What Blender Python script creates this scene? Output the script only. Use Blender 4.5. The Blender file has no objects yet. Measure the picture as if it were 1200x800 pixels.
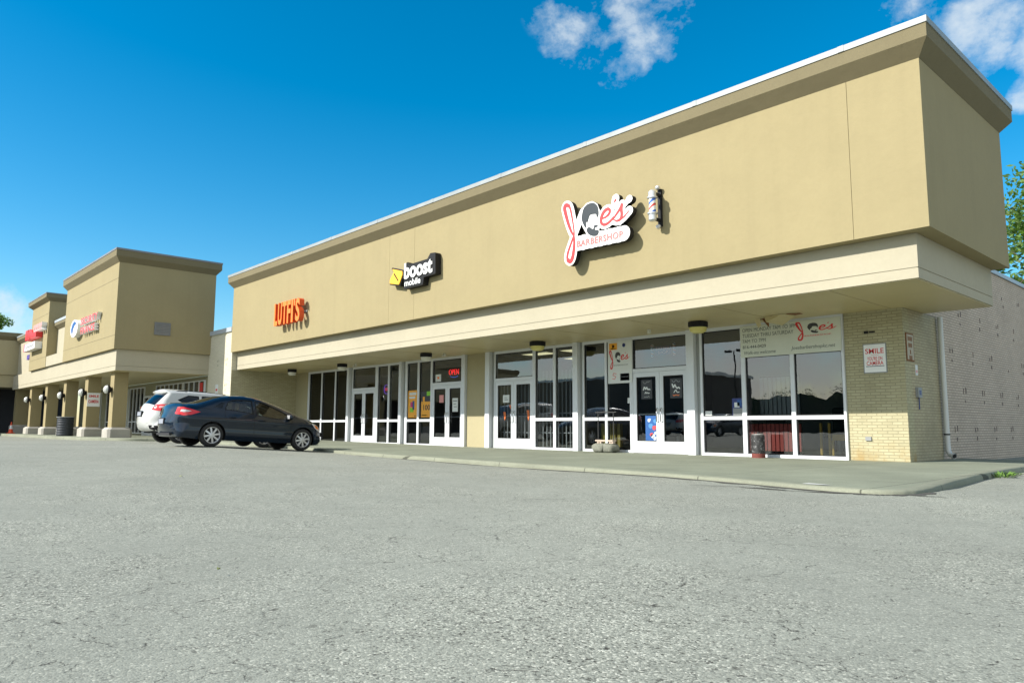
import bpy, math, random
import numpy as np
from mathutils import Matrix, Vector
from mathutils.geometry import delaunay_2d_cdt
R = math.radians
random.seed(7)
scn = bpy.context.scene
col = scn.collection

# ------------------------------------------------------------------ helpers
def tag(o, label=None, cat=None, group=None, kind=None):
    if label: o['label'] = label
    if cat: o['category'] = cat
    if group: o['group'] = group
    if kind: o['kind'] = kind
    return o

ROOTS = {}
def T(name, label, cat, loc, group=None):
    o = bpy.data.objects.new(name, None); col.objects.link(o)
    o.location = loc; o.empty_display_size = .3
    ROOTS[o.name] = Vector(loc)
    return tag(o, label, cat, group)

class MB:
    def __init__(s): s.v = []; s.f = []; s.m = []; s.sm = []
    def add(s, vs, fs, m=0, smooth=False):
        b = len(s.v); s.v += [tuple(map(float, q)) for q in vs]
        for f in fs: s.f.append([b+i for i in f]); s.m.append(m); s.sm.append(smooth)
        return s
    def box(s, x0, x1, y0, y1, z0, z1, m=0):
        vs = [(x0,y0,z0),(x1,y0,z0),(x1,y1,z0),(x0,y1,z0),(x0,y0,z1),(x1,y0,z1),(x1,y1,z1),(x0,y1,z1)]
        return s.add(vs, [(0,3,2,1),(4,5,6,7),(0,1,5,4),(1,2,6,5),(2,3,7,6),(3,0,4,7)], m)
    def bbox(s, x0, x1, y0, y1, z0, z1, b=.02, m=0):       # box with chamfered vertical and top edges
        def ring(i, z): 
            a=[(x0+i+b,y0+i),(x1-i-b,y0+i),(x1-i,y0+i+b),(x1-i,y1-i-b),(x1-i-b,y1-i),(x0+i+b,y1-i),(x0+i,y1-i-b),(x0+i,y0+i+b)]
            return [(p[0],p[1],z) for p in a]
        vs = ring(0,z0)+ring(0,z1-b)+ring(b,z1)
        fs = [tuple(range(7,-1,-1)), tuple(range(16,24))]
        for k in (0,8):
            for i in range(8): j=(i+1)%8; fs.append((k+i,k+j,k+8+j,k+8+i))
        return s.add(vs, fs, m)
    def prism(s, poly, y0, y1, axis='y', m=0, msd=None):   # poly (a,b) ; axis y: (x,z) ; axis x: (y,z) ; axis z: (x,y)
        def P(p, t):
            return (p[0],t,p[1]) if axis=='y' else ((t,p[0],p[1]) if axis=='x' else (p[0],p[1],t))
        n=len(poly); vs=[P(p,y0) for p in poly]+[P(p,y1) for p in poly]
        s.add(vs, [tuple(range(n)), tuple(range(2*n-1,n-1,-1))], m)
        s.add(vs, [(i,(i+1)%n,n+(i+1)%n,n+i) for i in range(n)], m if msd is None else msd)
        return s
    def cyl(s, p, q, r0, r1=None, n=16, m=0, smooth=True, caps=True):
        p=Vector(p); q=Vector(q); r1=r0 if r1 is None else r1
        d=(q-p).normalized(); a=d.orthogonal().normalized(); b=d.cross(a)
        vs=[]
        for c,r in ((p,r0),(q,r1)):
            for i in range(n):
                t=2*math.pi*i/n; vs.append(c+(a*math.cos(t)+b*math.sin(t))*r)
        s.add(vs, [(i,(i+1)%n,n+(i+1)%n,n+i) for i in range(n)], m, smooth)
        if caps: s.add(vs, [tuple(range(n-1,-1,-1)), tuple(range(n,2*n))], m)
        return s
    def tube(s, pts, r, n=8, m=0):
        pts=[Vector(p) for p in pts]; vs=[]; N=len(pts)
        up=None
        for k,p in enumerate(pts):
            d=(pts[min(k+1,N-1)]-pts[max(k-1,0)]).normalized()
            a=d.orthogonal().normalized() if up is None else (up-d*up.dot(d)).normalized()
            up=a; b=d.cross(a); rr=r[k] if isinstance(r,(list,tuple)) else r
            for i in range(n):
                t=2*math.pi*i/n; vs.append(p+(a*math.cos(t)+b*math.sin(t))*rr)
        fs=[(k*n+i,k*n+(i+1)%n,(k+1)*n+(i+1)%n,(k+1)*n+i) for k in range(N-1) for i in range(n)]
        s.add(vs,fs,m,True); s.add(vs,[tuple(range(n-1,-1,-1)),tuple(range((N-1)*n,N*n))],m)
        return s
    def lathe(s, c, prof, n=24, axis='z', m=0, ms=None):    # prof (r,h)
        vs=[]
        for r,h in prof:
            for i in range(n):
                t=2*math.pi*i/n; a,b=r*math.cos(t),r*math.sin(t)
                p=(a,b,h) if axis=='z' else ((a,h,b) if axis=='y' else (h,a,b))
                vs.append((c[0]+p[0],c[1]+p[1],c[2]+p[2]))
        for k in range(len(prof)-1):
            s.add(vs[k*n:(k+2)*n],[(i,(i+1)%n,n+(i+1)%n,n+i) for i in range(n)], m if ms is None else ms[k], True)
        return s
    def build(s, name, mats, parent=None, smooth_angle=None):
        me=bpy.data.meshes.new(name); me.from_pydata(s.v,[],s.f)
        mats = mats if isinstance(mats,(list,tuple)) else [mats]
        for m in mats: me.materials.append(m)
        me.polygons.foreach_set('material_index', s.m); me.polygons.foreach_set('use_smooth', s.sm)
        me.update()
        o=bpy.data.objects.new(name,me); col.objects.link(o)
        if parent is not None:
            o.parent=parent
            if parent.name in ROOTS: o.matrix_parent_inverse=Matrix.Translation(-ROOTS[parent.name])
        return o
def single(mb, name, mats, base, label, cat, group=None, kind=None):   # one-mesh thing, origin at its base
    o=mb.build(name,mats); b=Vector(base)
    for v in o.data.vertices: v.co-=b
    o.location=b
    return tag(o,label,cat,group,kind)
def fixn(o):
    import bmesh
    bm=bmesh.new(); bm.from_mesh(o.data); bmesh.ops.recalc_face_normals(bm,faces=bm.faces); bm.to_mesh(o.data); bm.free(); return o
def copy_tree(o, parent=None):
    c=o.copy(); col.objects.link(c); c.parent=parent
    for ch in list(o.children): copy_tree(ch,c)
    return c

# ------------------------------------------------------------------ materials
def newmat(name):
    m=bpy.data.materials.new(name); m.use_nodes=True
    nt=m.node_tree; b=nt.nodes['Principled BSDF']
    return m,nt,b
def N(nt,t,**k):
    n=nt.nodes.new(t)
    for a,v in k.items():
        if a in n.inputs: n.inputs[a].default_value=v
        else: setattr(n,a,v)
    return n
def L(nt,a,b): nt.links.new(a,b)
def ramp(nt,fac,stops):
    r=nt.nodes.new('ShaderNodeValToRGB'); e=r.color_ramp.elements
    while len(e)<len(stops): e.new(.5)
    for i,(p,c) in enumerate(stops):
        e[i].position=p; e[i].color=(c,c,c,1) if isinstance(c,(int,float)) else (*c,1)
    L(nt,fac,r.inputs[0]); return r.outputs[0]
def mix(nt,fac,a,b,mode='MIX'):
    n=nt.nodes.new('ShaderNodeMix'); n.data_type='RGBA'; n.blend_type=mode
    for sock,v in ((n.inputs[0],fac),(n.inputs[6],a),(n.inputs[7],b)):
        if hasattr(v,'links'): L(nt,v,sock)
        elif isinstance(v,(int,float)): sock.default_value=v if sock.type=='VALUE' else (v,v,v,1)
        else: sock.default_value=(*v,1)
    return n.outputs[2]
def noise(nt,scale,detail=4,rough=.55,vec=None,sc=None):
    n=N(nt,'ShaderNodeTexNoise',Scale=scale,Detail=detail,Roughness=rough)
    if vec is None: vec=nt.nodes.new('ShaderNodeNewGeometry').outputs['Position']
    if sc:
        mp=nt.nodes.new('ShaderNodeMapping'); mp.inputs['Scale'].default_value=sc; L(nt,vec,mp.inputs[0]); vec=mp.outputs[0]
    L(nt,vec,n.inputs['Vector']); return n.outputs['Fac']
def bump(nt,b,h,strength=.3,dist=.01):
    n=N(nt,'ShaderNodeBump',Strength=strength,Distance=dist); L(nt,h,n.inputs['Height']); L(nt,n.outputs[0],b.inputs['Normal']); return n
def plain(name,c,rough=.5,metal=0,var=.12,scale=3,coat=0,bmp=0,bscale=80,spec=None):
    m,nt,b=newmat(name)
    f=noise(nt,scale,5)
    k=mix(nt,f,tuple(x*(1-var) for x in c),tuple(min(1,x*(1+var)) for x in c))
    L(nt,k,b.inputs['Base Color'])
    b.inputs['Roughness'].default_value=rough; b.inputs['Metallic'].default_value=metal
    if coat: b.inputs['Coat Weight'].default_value=coat; b.inputs['Coat Roughness'].default_value=.03
    if spec is not None: b.inputs['Specular IOR Level'].default_value=spec
    if bmp: bump(nt,b,noise(nt,bscale,3),bmp,.004)
    return m
def emit(name,c,s):
    m,nt,b=newmat(name); b.inputs['Base Color'].default_value=(*c,1); b.inputs['Emission Color'].default_value=(*c,1); b.inputs['Emission Strength'].default_value=s
    return m
def stucco(name,c,streak=.12):
    m,nt,b=newmat(name)
    big=noise(nt,.9,5,.6); st=noise(nt,1.2,4,.6,sc=(3.0,3.0,.16)); fine=noise(nt,14,4,.6)
    k=mix(nt,ramp(nt,big,[(.3,.0),(.7,1)]),tuple(x*.965 for x in c),tuple(x*1.035 for x in c))
    k=mix(nt,ramp(nt,st,[(.5,0),(.78,streak*1.4)]),k,tuple(x*.72 for x in c))
    k=mix(nt,ramp(nt,fine,[(.35,.12),(.65,0)]),k,tuple(x*.75 for x in c))
    L(nt,k,b.inputs['Base Color']); b.inputs['Roughness'].default_value=.88; b.inputs['Specular IOR Level'].default_value=.25
    trow=noise(nt,5,3); g=noise(nt,160,3,.7)
    a=N(nt,'ShaderNodeMath',operation='ADD'); mm=N(nt,'ShaderNodeMath',operation='MULTIPLY'); mm.inputs[1].default_value=3.0
    L(nt,trow,mm.inputs[0]); L(nt,mm.outputs[0],a.inputs[0]); L(nt,g,a.inputs[1])
    bump(nt,b,a.outputs[0],.35,.006)
    return m
def brick(name,c1,c2,mortar,scale=1.0,dirt=.35,rust=False):
    m,nt,b=newmat(name)
    geo=nt.nodes.new('ShaderNodeNewGeometry'); sp=nt.nodes.new('ShaderNodeSeparateXYZ'); L(nt,geo.outputs['Position'],sp.inputs[0])
    sn=nt.nodes.new('ShaderNodeSeparateXYZ'); L(nt,geo.outputs['True Normal'],sn.inputs[0])
    ab=N(nt,'ShaderNodeMath',operation='ABSOLUTE'); L(nt,sn.outputs[0],ab.inputs[0])
    gt=N(nt,'ShaderNodeMath',operation='GREATER_THAN'); L(nt,ab.outputs[0],gt.inputs[0]); gt.inputs[1].default_value=.5
    mx=nt.nodes.new('ShaderNodeMix'); L(nt,gt.outputs[0],mx.inputs[0]); L(nt,sp.outputs[0],mx.inputs[2]); L(nt,sp.outputs[1],mx.inputs[3])
    cb=nt.nodes.new('ShaderNodeCombineXYZ'); L(nt,mx.outputs[0],cb.inputs[0]); L(nt,sp.outputs[2],cb.inputs[1])
    bt=nt.nodes.new('ShaderNodeTexBrick'); L(nt,cb.outputs[0],bt.inputs['Vector'])
    bt.inputs['Color1'].default_value=(*c1,1); bt.inputs['Color2'].default_value=(*c2,1); bt.inputs['Mortar'].default_value=(*mortar,1)
    bt.inputs['Scale'].default_value=1.0; bt.inputs['Brick Width'].default_value=.205*scale; bt.inputs['Row Height'].default_value=.0625*scale
    bt.inputs['Mortar Size'].default_value=.0085; bt.inputs['Mortar Smooth'].default_value=.25; bt.inputs['Bias'].default_value=-.1
    k=bt.outputs['Color']
    d1=noise(nt,1.1,6,.65); d2=noise(nt,6,5,.7)
    k=mix(nt,ramp(nt,d1,[(.42,0),(.72,dirt)]),k,tuple(x*.55 for x in c1))
    k=mix(nt,ramp(nt,d2,[(.55,0),(.75,dirt*.8)]),k,tuple(x*.6 for x in c1))
    if rust:
        zr=N(nt,'ShaderNodeMapRange'); L(nt,sp.outputs[2],zr.inputs[0]); zr.inputs[1].default_value=.62; zr.inputs[2].default_value=.14; zr.inputs[3].default_value=0; zr.inputs[4].default_value=1
        mm=N(nt,'ShaderNodeMath',operation='MULTIPLY'); L(nt,zr.outputs[0],mm.inputs[0]); L(nt,ramp(nt,noise(nt,2.7,5,.6),[(.42,0),(.66,.8)]),mm.inputs[1])
        k=mix(nt,mm.outputs[0],k,(.34,.23,.085))
    L(nt,k,b.inputs['Base Color']); b.inputs['Roughness'].default_value=.8; b.inputs['Specular IOR Level'].default_value=.3
    iv=N(nt,'ShaderNodeMath',operation='SUBTRACT'); iv.inputs[0].default_value=1; L(nt,bt.outputs['Fac'],iv.inputs[1])
    ad=N(nt,'ShaderNodeMath',operation='MULTIPLY_ADD'); L(nt,noise(nt,40,3),ad.inputs[0]); ad.inputs[1].default_value=.35; L(nt,iv.outputs[0],ad.inputs[2])
    bump(nt,b,ad.outputs[0],.6,.008)
    return m
def glass(name,tint,refl=.16,tr=1.0,rough=0.0):
    m=bpy.data.materials.new(name); m.use_nodes=True; nt=m.node_tree; nt.nodes.clear()
    out=nt.nodes.new('ShaderNodeOutputMaterial'); t=nt.nodes.new('ShaderNodeBsdfTransparent'); t.inputs[0].default_value=(*tint,1)
    g=nt.nodes.new('ShaderNodeBsdfGlossy'); g.inputs['Roughness'].default_value=rough; g.inputs[0].default_value=(.95,.98,1,1)
    lw=nt.nodes.new('ShaderNodeFresnel'); lw.inputs[0].default_value=1.5
    ad=N(nt,'ShaderNodeMath',operation='ADD',use_clamp=True); L(nt,lw.outputs[0],ad.inputs[0]); ad.inputs[1].default_value=refl
    bp=N(nt,'ShaderNodeBump',Strength=.05,Distance=.02); L(nt,noise(nt,1.3,2),bp.inputs['Height']); L(nt,bp.outputs[0],g.inputs['Normal'])
    mx=nt.nodes.new('ShaderNodeMixShader'); L(nt,ad.outputs[0],mx.inputs[0]); L(nt,t.outputs[0],mx.inputs[1]); L(nt,g.outputs[0],mx.inputs[2])
    L(nt,mx.outputs[0],out.inputs[0]); return m

TAN=(.296,.249,.136); CREAM=(.388,.355,.262)
M={}
M['tan']=stucco('tan_stucco',TAN)
M['tan_trim']=stucco('olive_tan_stucco',(.172,.147,.085))
M['cream']=stucco('cream_stucco',CREAM,.07)
M['soffit']=plain('soffit_paint',(.50,.42,.22),.38,var=.10,scale=1.2,bmp=.1,bscale=30)
M['groove']=plain('joint_shadow_gap',(.12,.10,.06),.9)
M['cap']=plain('white_metal_coping',(.26,.285,.285),.5,var=.25)
M['darkcap']=plain('weathered_metal_coping',(.17,.18,.20),.5,var=.15)
M['greycap']=plain('grey_metal_coping',(.36,.40,.44),.45,var=.1)
M['brick']=brick('painted_cream_brick',(.395,.36,.225),(.455,.42,.27),(.29,.265,.165),rust=True)
M['brick_end']=brick('painted_brick_wall_end',(.60,.56,.43),(.64,.60,.47),(.46,.43,.32),dirt=.15)
M['brick_side']=brick('grey_pink_painted_brick',(.52,.425,.33),(.59,.485,.38),(.28,.235,.185),dirt=.35)
M['pilaster']=stucco('cream_pilaster',(.38,.335,.205),.08)
M['alu']=plain('white_aluminium',(.64,.665,.69),.4,var=.06,scale=2)
M['alu_side']=plain('grey_aluminium',(.30,.31,.30),.45,var=.1)
M['rubber']=plain('black_gasket',(.012,.012,.013),.7)
M['glass']=glass('shop_glass',(.60,.64,.64),.085)
M['glass_dark']=glass('filmed_shop_glass',(.10,.085,.07),.015)
M['int_wall']=plain('interior_wall',(.24,.24,.23),.9,scale=1)
M['int_dark']=plain('dark_interior',(.03,.03,.034),.9)
M['int_floor']=plain('interior_floor',(.16,.15,.13),.5)
M['white']=plain('white_paint',(.78,.78,.76),.5,var=.04)
M['paper']=plain('white_paper',(.66,.68,.66),.8,var=.04)
M['black']=plain('black_plastic',(.011,.011,.012),.6,spec=.25)
M['steel']=plain('brushed_steel',(.55,.56,.58),.3,1,var=.08)
M['chrome']=plain('chrome',(.62,.62,.62),.3,.55,var=.05)
M['red']=plain('red_paint',(.62,.03,.03),.4,var=.1)
M['orange']=plain('orange_acrylic',(.86,.20,.03),.35,var=.06)
M['orangeside']=plain('red_orange_return',(.62,.07,.012),.4)
M['yellow']=plain('amber_acrylic',(.86,.46,.03),.35,var=.04)
M['poster_o']=plain('orange_print',(.80,.36,.03),.5,var=.05)
M['poster_d']=plain('charcoal_print',(.035,.037,.04),.5)
M['green']=plain('lime_print',(.22,.55,.03),.5)
M['blue']=plain('blue_print',(.015,.085,.28),.45)
M['navy']=plain('navy_print',(.015,.03,.16),.45)
M['pink']=plain('pink_print',(.66,.28,.26),.5)
M['magenta']=plain('magenta_sign',(.50,.03,.16),.45)
M['purple']=plain('purple_sign',(.12,.09,.34),.45)
M['grey']=plain('grey_paint',(.25,.26,.26),.6)
M['rust']=plain('rusted_metal',(.20,.085,.03),.85,var=.5,scale=14)
M['wood']=plain('bleached_wood',(.5,.4,.32),.8,var=.25,scale=9)
M['neon_r']=emit('red_neon',(1,.03,.04),.75)
M['neon_b']=emit('blue_neon',(.08,.2,.9),.35)
M['tube']=emit('fluorescent_tube',(1,.92,.55),.55)
M['yel_lens']=plain('yellowed_lens',(.58,.52,.16),.35,var=.15)
M['wht_lens']=plain('frosted_lens',(.62,.62,.55),.35)
M['pvc']=plain('white_downspout',(.56,.57,.54),.45,var=.08)
M['plate']=plain('licence_plate',(.27,.29,.33),.5)

# ground / concrete
def asphalt():
    m,nt,b=newmat('weathered_asphalt')
    geo=nt.nodes.new('ShaderNodeNewGeometry'); P=geo.outputs['Position']
    v=nt.nodes.new('ShaderNodeTexVoronoi'); v.inputs['Scale'].default_value=125; L(nt,P,v.inputs['Vector'])
    sp=nt.nodes.new('ShaderNodeSeparateColor'); L(nt,v.outputs['Color'],sp.inputs[0])
    worn=ramp(nt,noise(nt,.75,5,.62),[(.44,0),(.60,1)])          # patches where the binder has worn off the stones
    smooth_=ramp(nt,sp.outputs[0],[(0,(.190,.199,.168)),(.35,(.236,.245,.207)),(.9,(.266,.276,.232)),(1,(.40,.405,.34))])
    rough_=ramp(nt,sp.outputs[0],[(0,(.12,.125,.105)),(.25,(.220,.229,.193)),(.8,(.282,.292,.243)),(1,(.52,.52,.44))])
    k=mix(nt,worn,smooth_,rough_)
    grit=ramp(nt,noise(nt,240,3,.7),[(.3,.70),(.5,1),(.75,1.18)])
    k=mix(nt,1.0,k,grit,'MULTIPLY')
    big=ramp(nt,noise(nt,.33,6,.62),[(.3,.91),(.7,1.07)]); k=mix(nt,1.0,k,big,'MULTIPLY')
    mid=ramp(nt,noise(nt,2.3,5,.6),[(.3,.94),(.7,1.05)]); k=mix(nt,1.0,k,mid,'MULTIPLY')
    # fine broken cracks and small holes
    wv=nt.nodes.new('ShaderNodeTexNoise'); wv.inputs['Scale'].default_value=7; wv.inputs['Detail'].default_value=6; wv.inputs['Roughness'].default_value=.7; L(nt,P,wv.inputs['Vector'])
    ad=nt.nodes.new('ShaderNodeVectorMath'); ad.operation='MULTIPLY_ADD'; L(nt,wv.outputs['Color'],ad.inputs[0]); ad.inputs[1].default_value=(.13,.13,0); L(nt,P,ad.inputs[2])
    cm=None
    for sc_,wd,ms in ((2.4,.006,(.47,.55)),(5.2,.011,(.44,.52))):
        vc=nt.nodes.new('ShaderNodeTexVoronoi'); vc.feature='DISTANCE_TO_EDGE'; vc.inputs['Scale'].default_value=sc_; L(nt,ad.outputs[0],vc.inputs['Vector'])
        cr=ramp(nt,vc.outputs['Distance'],[(0,1),(wd*.5,.7),(wd*1.4,0)])
        msk=ramp(nt,noise(nt,.8*sc_/2,4,.6),[(ms[0],0),(ms[1],1)]); brk=ramp(nt,noise(nt,22,3,.7),[(.46,0),(.54,1)])
        q=mix(nt,1.0,cr,msk,'MULTIPLY'); q=mix(nt,1.0,q,brk,'MULTIPLY'); cm=q if cm is None else mix(nt,1.0,cm,q,'LIGHTEN')
    for sc_,rad,thr in ((9,.15,.55),(24,.26,.30),(46,.34,.30)):
        vp=nt.nodes.new('ShaderNodeTexVoronoi'); vp.inputs['Scale'].default_value=sc_; L(nt,ad.outputs[0],vp.inputs['Vector'])
        s2=nt.nodes.new('ShaderNodeSeparateColor'); L(nt,vp.outputs['Color'],s2.inputs[0])
        q=mix(nt,1.0,ramp(nt,vp.outputs['Distance'],[(rad*.45,1),(rad*.9,0)]),ramp(nt,s2.outputs[1],[(thr,0),(thr+.25,.9)]),'MULTIPLY'); q=mix(nt,1.0,q,ramp(nt,worn,[(0,.45),(1,1)]),'MULTIPLY'); cm=mix(nt,1.0,cm,q,'LIGHTEN')
    k=mix(nt,cm,k,(.028,.026,.022))
    k=mix(nt,ramp(nt,noise(nt,5,4,.7),[(.66,0),(.75,.22)]),k,(.11,.11,.09))
    L(nt,k,b.inputs['Base Color']); b.inputs['Roughness'].default_value=.92; b.inputs['Specular IOR Level'].default_value=.2
    h=mix(nt,.5,ramp(nt,v.outputs['Distance'],[(.1,1),(.8,0)]),ramp(nt,noise(nt,40,4,.72),[(.25,0),(.5,1)]))
    h2=mix(nt,cm,h,(0,0,0))
    bump(nt,b,h2,.32,.007)
    return m
def concrete(name,c,joint=False):
    m,nt,b=newmat(name)
    big=ramp(nt,noise(nt,.7,6,.62),[(.3,.80),(.7,1.1)]); fine=ramp(nt,noise(nt,45,4,.7),[(.3,.86),(.7,1.1)])
    st=ramp(nt,noise(nt,3.1,5,.65),[(.55,0),(.75,.4)])
    k=mix(nt,1.0,c,big,'MULTIPLY'); k=mix(nt,1.0,k,fine,'MULTIPLY'); k=mix(nt,st,k,tuple(x*.6 for x in c))
    h=noise(nt,120,3,.7)
    if joint:
        geo=nt.nodes.new('ShaderNodeNewGeometry'); sp=nt.nodes.new('ShaderNodeSeparateXYZ'); L(nt,geo.outputs['Position'],sp.inputs[0])
        j=None
        for i,per in ((0,2.45),(1,2.9)):
            a=N(nt,'ShaderNodeMath',operation='MULTIPLY_ADD'); L(nt,sp.outputs[i],a.inputs[0]); a.inputs[1].default_value=1/per; a.inputs[2].default_value=.13
            f=N(nt,'ShaderNodeMath',operation='FRACT'); L(nt,a.outputs[0],f.inputs[0])
            t=N(nt,'ShaderNodeMath',operation='LESS_THAN'); L(nt,f.outputs[0],t.inputs[0]); t.inputs[1].default_value=.012/per*1.6
            j=t.outputs[0] if j is None else mix(nt,1.0,j,t.outputs[0],'ADD')
        k=mix(nt,j,k,tuple(x*.35 for x in c))
    L(nt,k,b.inputs['Base Color']); b.inputs['Roughness'].default_value=.9; b.inputs['Specular IOR Level'].default_value=.25
    bump(nt,b,h,.25,.004); return m
M['asphalt']=asphalt()
M['walk']=concrete('sidewalk_concrete',(.205,.222,.165),True)
M['curb']=concrete('curb_concrete',(.225,.235,.175),True)
M['pedestal']=concrete('painted_concrete',(.40,.38,.33))
M['tar']=plain('tar_stain',(.07,.066,.055),.9,var=.4,scale=9)

# ------------------------------------------------------------------ text and logo shapes
def text_mesh(s, bold=0.0, shear=0.0, spacing=1.0):
    c=bpy.data.curves.new('lettering','FONT'); c.body=s; c.size=1; c.offset=bold; c.shear=shear; c.space_character=spacing; c.resolution_u=4; c.extrude=.5
    o=bpy.data.objects.new('lettering',c); col.objects.link(o)
    bpy.context.view_layer.update(); dg=bpy.context.evaluated_depsgraph_get()
    me=bpy.data.meshes.new_from_object(o.evaluated_get(dg))
    v=np.empty(len(me.vertices)*3); me.vertices.foreach_get('co',v); v=v.reshape(-1,3)
    f=[list(p.vertices) for p in me.polygons]; n=[p.normal.z for p in me.polygons]
    bpy.data.objects.remove(o); bpy.data.curves.remove(c); bpy.data.meshes.remove(me)
    return v,f,n
def text(mb, s, x0, x1, z0, z1, y, depth, m=0, ms=None, axis='y', bold=0.0, shear=0.0, spacing=1.0, skew=0.0):
    """letters filling the rectangle; front at y (or x when axis is x), going back by depth"""
    v,f,n=text_mesh(s,bold,shear,spacing)
    a=v.min(0); b=v.max(0)
    X=x0+(v[:,0]-a[0])/(b[0]-a[0])*(x1-x0); Z=z0+(v[:,1]-a[1])/(b[1]-a[1])*(z1-z0)+skew*(X-x0); D=(.5-v[:,2])*depth
    vs=[(x,y+d,z) for x,d,z in zip(X,D,Z)] if axis=='y' else [(y-d,x,z) for x,d,z in zip(X,D,Z)]
    for ff,nn in zip(f,n): pass
    base=len(mb.v); mb.v+=[tuple(map(float,q)) for q in vs]
    for ff,nn in zip(f,n):
        mb.f.append([base+i for i in ff]); mb.m.append(m if nn>.5 or ms is None else ms); mb.sm.append(False)
def field_shape(mb, segs, polys, step, org, yf, depth, m=0, ms=None, grow=0.0, k=1.0, kz=None):
    """outline around strokes (p,q,r0,r1) and polygons, extruded back from yf"""
    pts=[p for s in segs for p in s[:2]]+[p for q in polys for p in q]
    rm=max([max(s[2],s[3]) for s in segs] or [0])+grow+step*2
    x0=min(p[0] for p in pts)-rm; x1=max(p[0] for p in pts)+rm; z0=min(p[1] for p in pts)-rm; z1=max(p[1] for p in pts)+rm
    nx=int((x1-x0)/step)+2; nz=int((z1-z0)/step)+2
    gx,gz=np.meshgrid(x0+np.arange(nx)*step, z0+np.arange(nz)*step, indexing='ij')
    F=np.full(gx.shape,9.0)
    for p,q,r0,r1 in segs:
        dx,dz=q[0]-p[0],q[1]-p[1]; l2=dx*dx+dz*dz+1e-12
        t=np.clip(((gx-p[0])*dx+(gz-p[1])*dz)/l2,0,1)
        F=np.minimum(F,np.hypot(gx-p[0]-t*dx,gz-p[1]-t*dz)-(r0+(r1-r0)*t))
    for poly in polys:
        ins=np.zeros(gx.shape,bool); d=np.full(gx.shape,9.0); n=len(poly)
        for i in range(n):
            a,b=poly[i],poly[(i+1)%n]; dx,dz=b[0]-a[0],b[1]-a[1]
            t=np.clip(((gx-a[0])*dx+(gz-a[1])*dz)/(dx*dx+dz*dz+1e-12),0,1)
            d=np.minimum(d,np.hypot(gx-a[0]-t*dx,gz-a[1]-t*dz))
            c=((a[1]>gz)!=(b[1]>gz))&(gx<dx*(gz-a[1])/(dz if abs(dz)>1e-12 else 1e-12)+a[0]); ins^=c
        F=np.minimum(F,np.where(ins,-d,d))
    F=F-grow; F=np.where(np.abs(F)<1e-6,-1e-6,F)
    idx={}; V=[]
    def vid(key,x,z):
        if key not in idx: idx[key]=len(V); V.append((x,z))
        return idx[key]
    faces=[]; edges={}
    cells=np.argwhere((F[:-1,:-1]<0)|(F[1:,:-1]<0)|(F[1:,1:]<0)|(F[:-1,1:]<0))
    for i,j in cells:
        cs=[(i,j),(i+1,j),(i+1,j+1),(i,j+1)]; poly=[]
        for a in range(4):
            p,q=cs[a],cs[(a+1)%4]; fp,fq=F[p],F[q]
            if fp<0: poly.append(vid(p,gx[p],gz[p]))
            if (fp<0)!=(fq<0):
                t=fp/(fp-fq); key=(min(p,q),max(p,q)); poly.append(vid(key,gx[p]+(gx[q]-gx[p])*t,gz[p]+(gz[q]-gz[p])*t))
        if len(poly)>2:
            faces.append(poly)
            for a in range(len(poly)):
                e=(poly[a],poly[(a+1)%len(poly)])
                if (e[1],e[0]) in edges: del edges[(e[1],e[0])]
                else: edges[e]=1
    n=len(V); kz=k if kz is None else kz
    vs=[(org[0]+x*k,yf,org[1]+z*kz) for x,z in V]+[(org[0]+x*k,yf+depth,org[1]+z*kz) for x,z in V]
    mb.add(vs,faces,m); mb.add(vs,[[n+i for i in reversed(f)] for f in faces],m if ms is None else ms)
    mb.add(vs,[(b,a,n+a,n+b) for a,b in edges],m if ms is None else ms)
def strokes(pts,r):
    n=len(pts); rr=r if isinstance(r,(list,tuple)) else [r]*n
    return [(pts[i],pts[i+1],rr[i],rr[i+1]) for i in range(n-1)]
def smooth(pts,it=2):
    for _ in range(it):
        o=[pts[0]]
        for a,b in zip(pts,pts[1:]):
            o+=[(a[0]*.75+b[0]*.25,a[1]*.75+b[1]*.25),(a[0]*.25+b[0]*.75,a[1]*.25+b[1]*.75)]
        pts=o+[pts[-1]]
    return pts
J1=[(-.36,.14),(-.43,.24),(-.53,.47),(-.61,.72),(-.65,.86),(-.62,.93),(-.54,.92),(-.47,.86),(-.42,.68),(-.37,.43),(-.34,.25),(-.34,.14)]
J2=[(-.35,.14),(-.39,.05),(-.47,-.1),(-.55,-.26),(-.57,-.39),(-.52,-.46),(-.45,-.48),(-.39,-.4),(-.35,-.22),(-.33,-.02),(-.35,.14)]
J3=[(-.35,.14),(-.27,.28),(-.16,.47),(-.06,.64)]
OO=[(.23,.82),(.37,.73),(.45,.54),(.44,.26),(.4,.02),(.24,-.03),(.08,.08),(-.05,.29),(-.13,.51),(-.08,.71),(.06,.81)]
EE=[(.52,.36),(.64,.37),(.75,.43),(.77,.52),(.7,.56),(.59,.52),(.51,.41),(.49,.29),(.55,.21),(.66,.2),(.79,.26),(.87,.33)]
SS=[(.82,.26),(.95,.37),(1.08,.5),(1.12,.59),(1.09,.47),(1.11,.33),(1.07,.23),(.96,.21),(.88,.26)]
S2=[(1.04,.21),(1.18,.28),(1.31,.38)]
AP=[(.93,.71),(.9,.67)]
HAIR=[(-.08,.58),(-.05,.7),(.04,.78),(.18,.81),(.31,.78),(.4,.69),(.43,.55),(.42,.44),(.37,.42),(.36,.51),(.25,.53),(.15,.53),(.11,.42),(.09,.36),(.06,.39),(.03,.36),(.05,.29),(.03,.23),(-.02,.3),(-.08,.42),(-.1,.52)]
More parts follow.
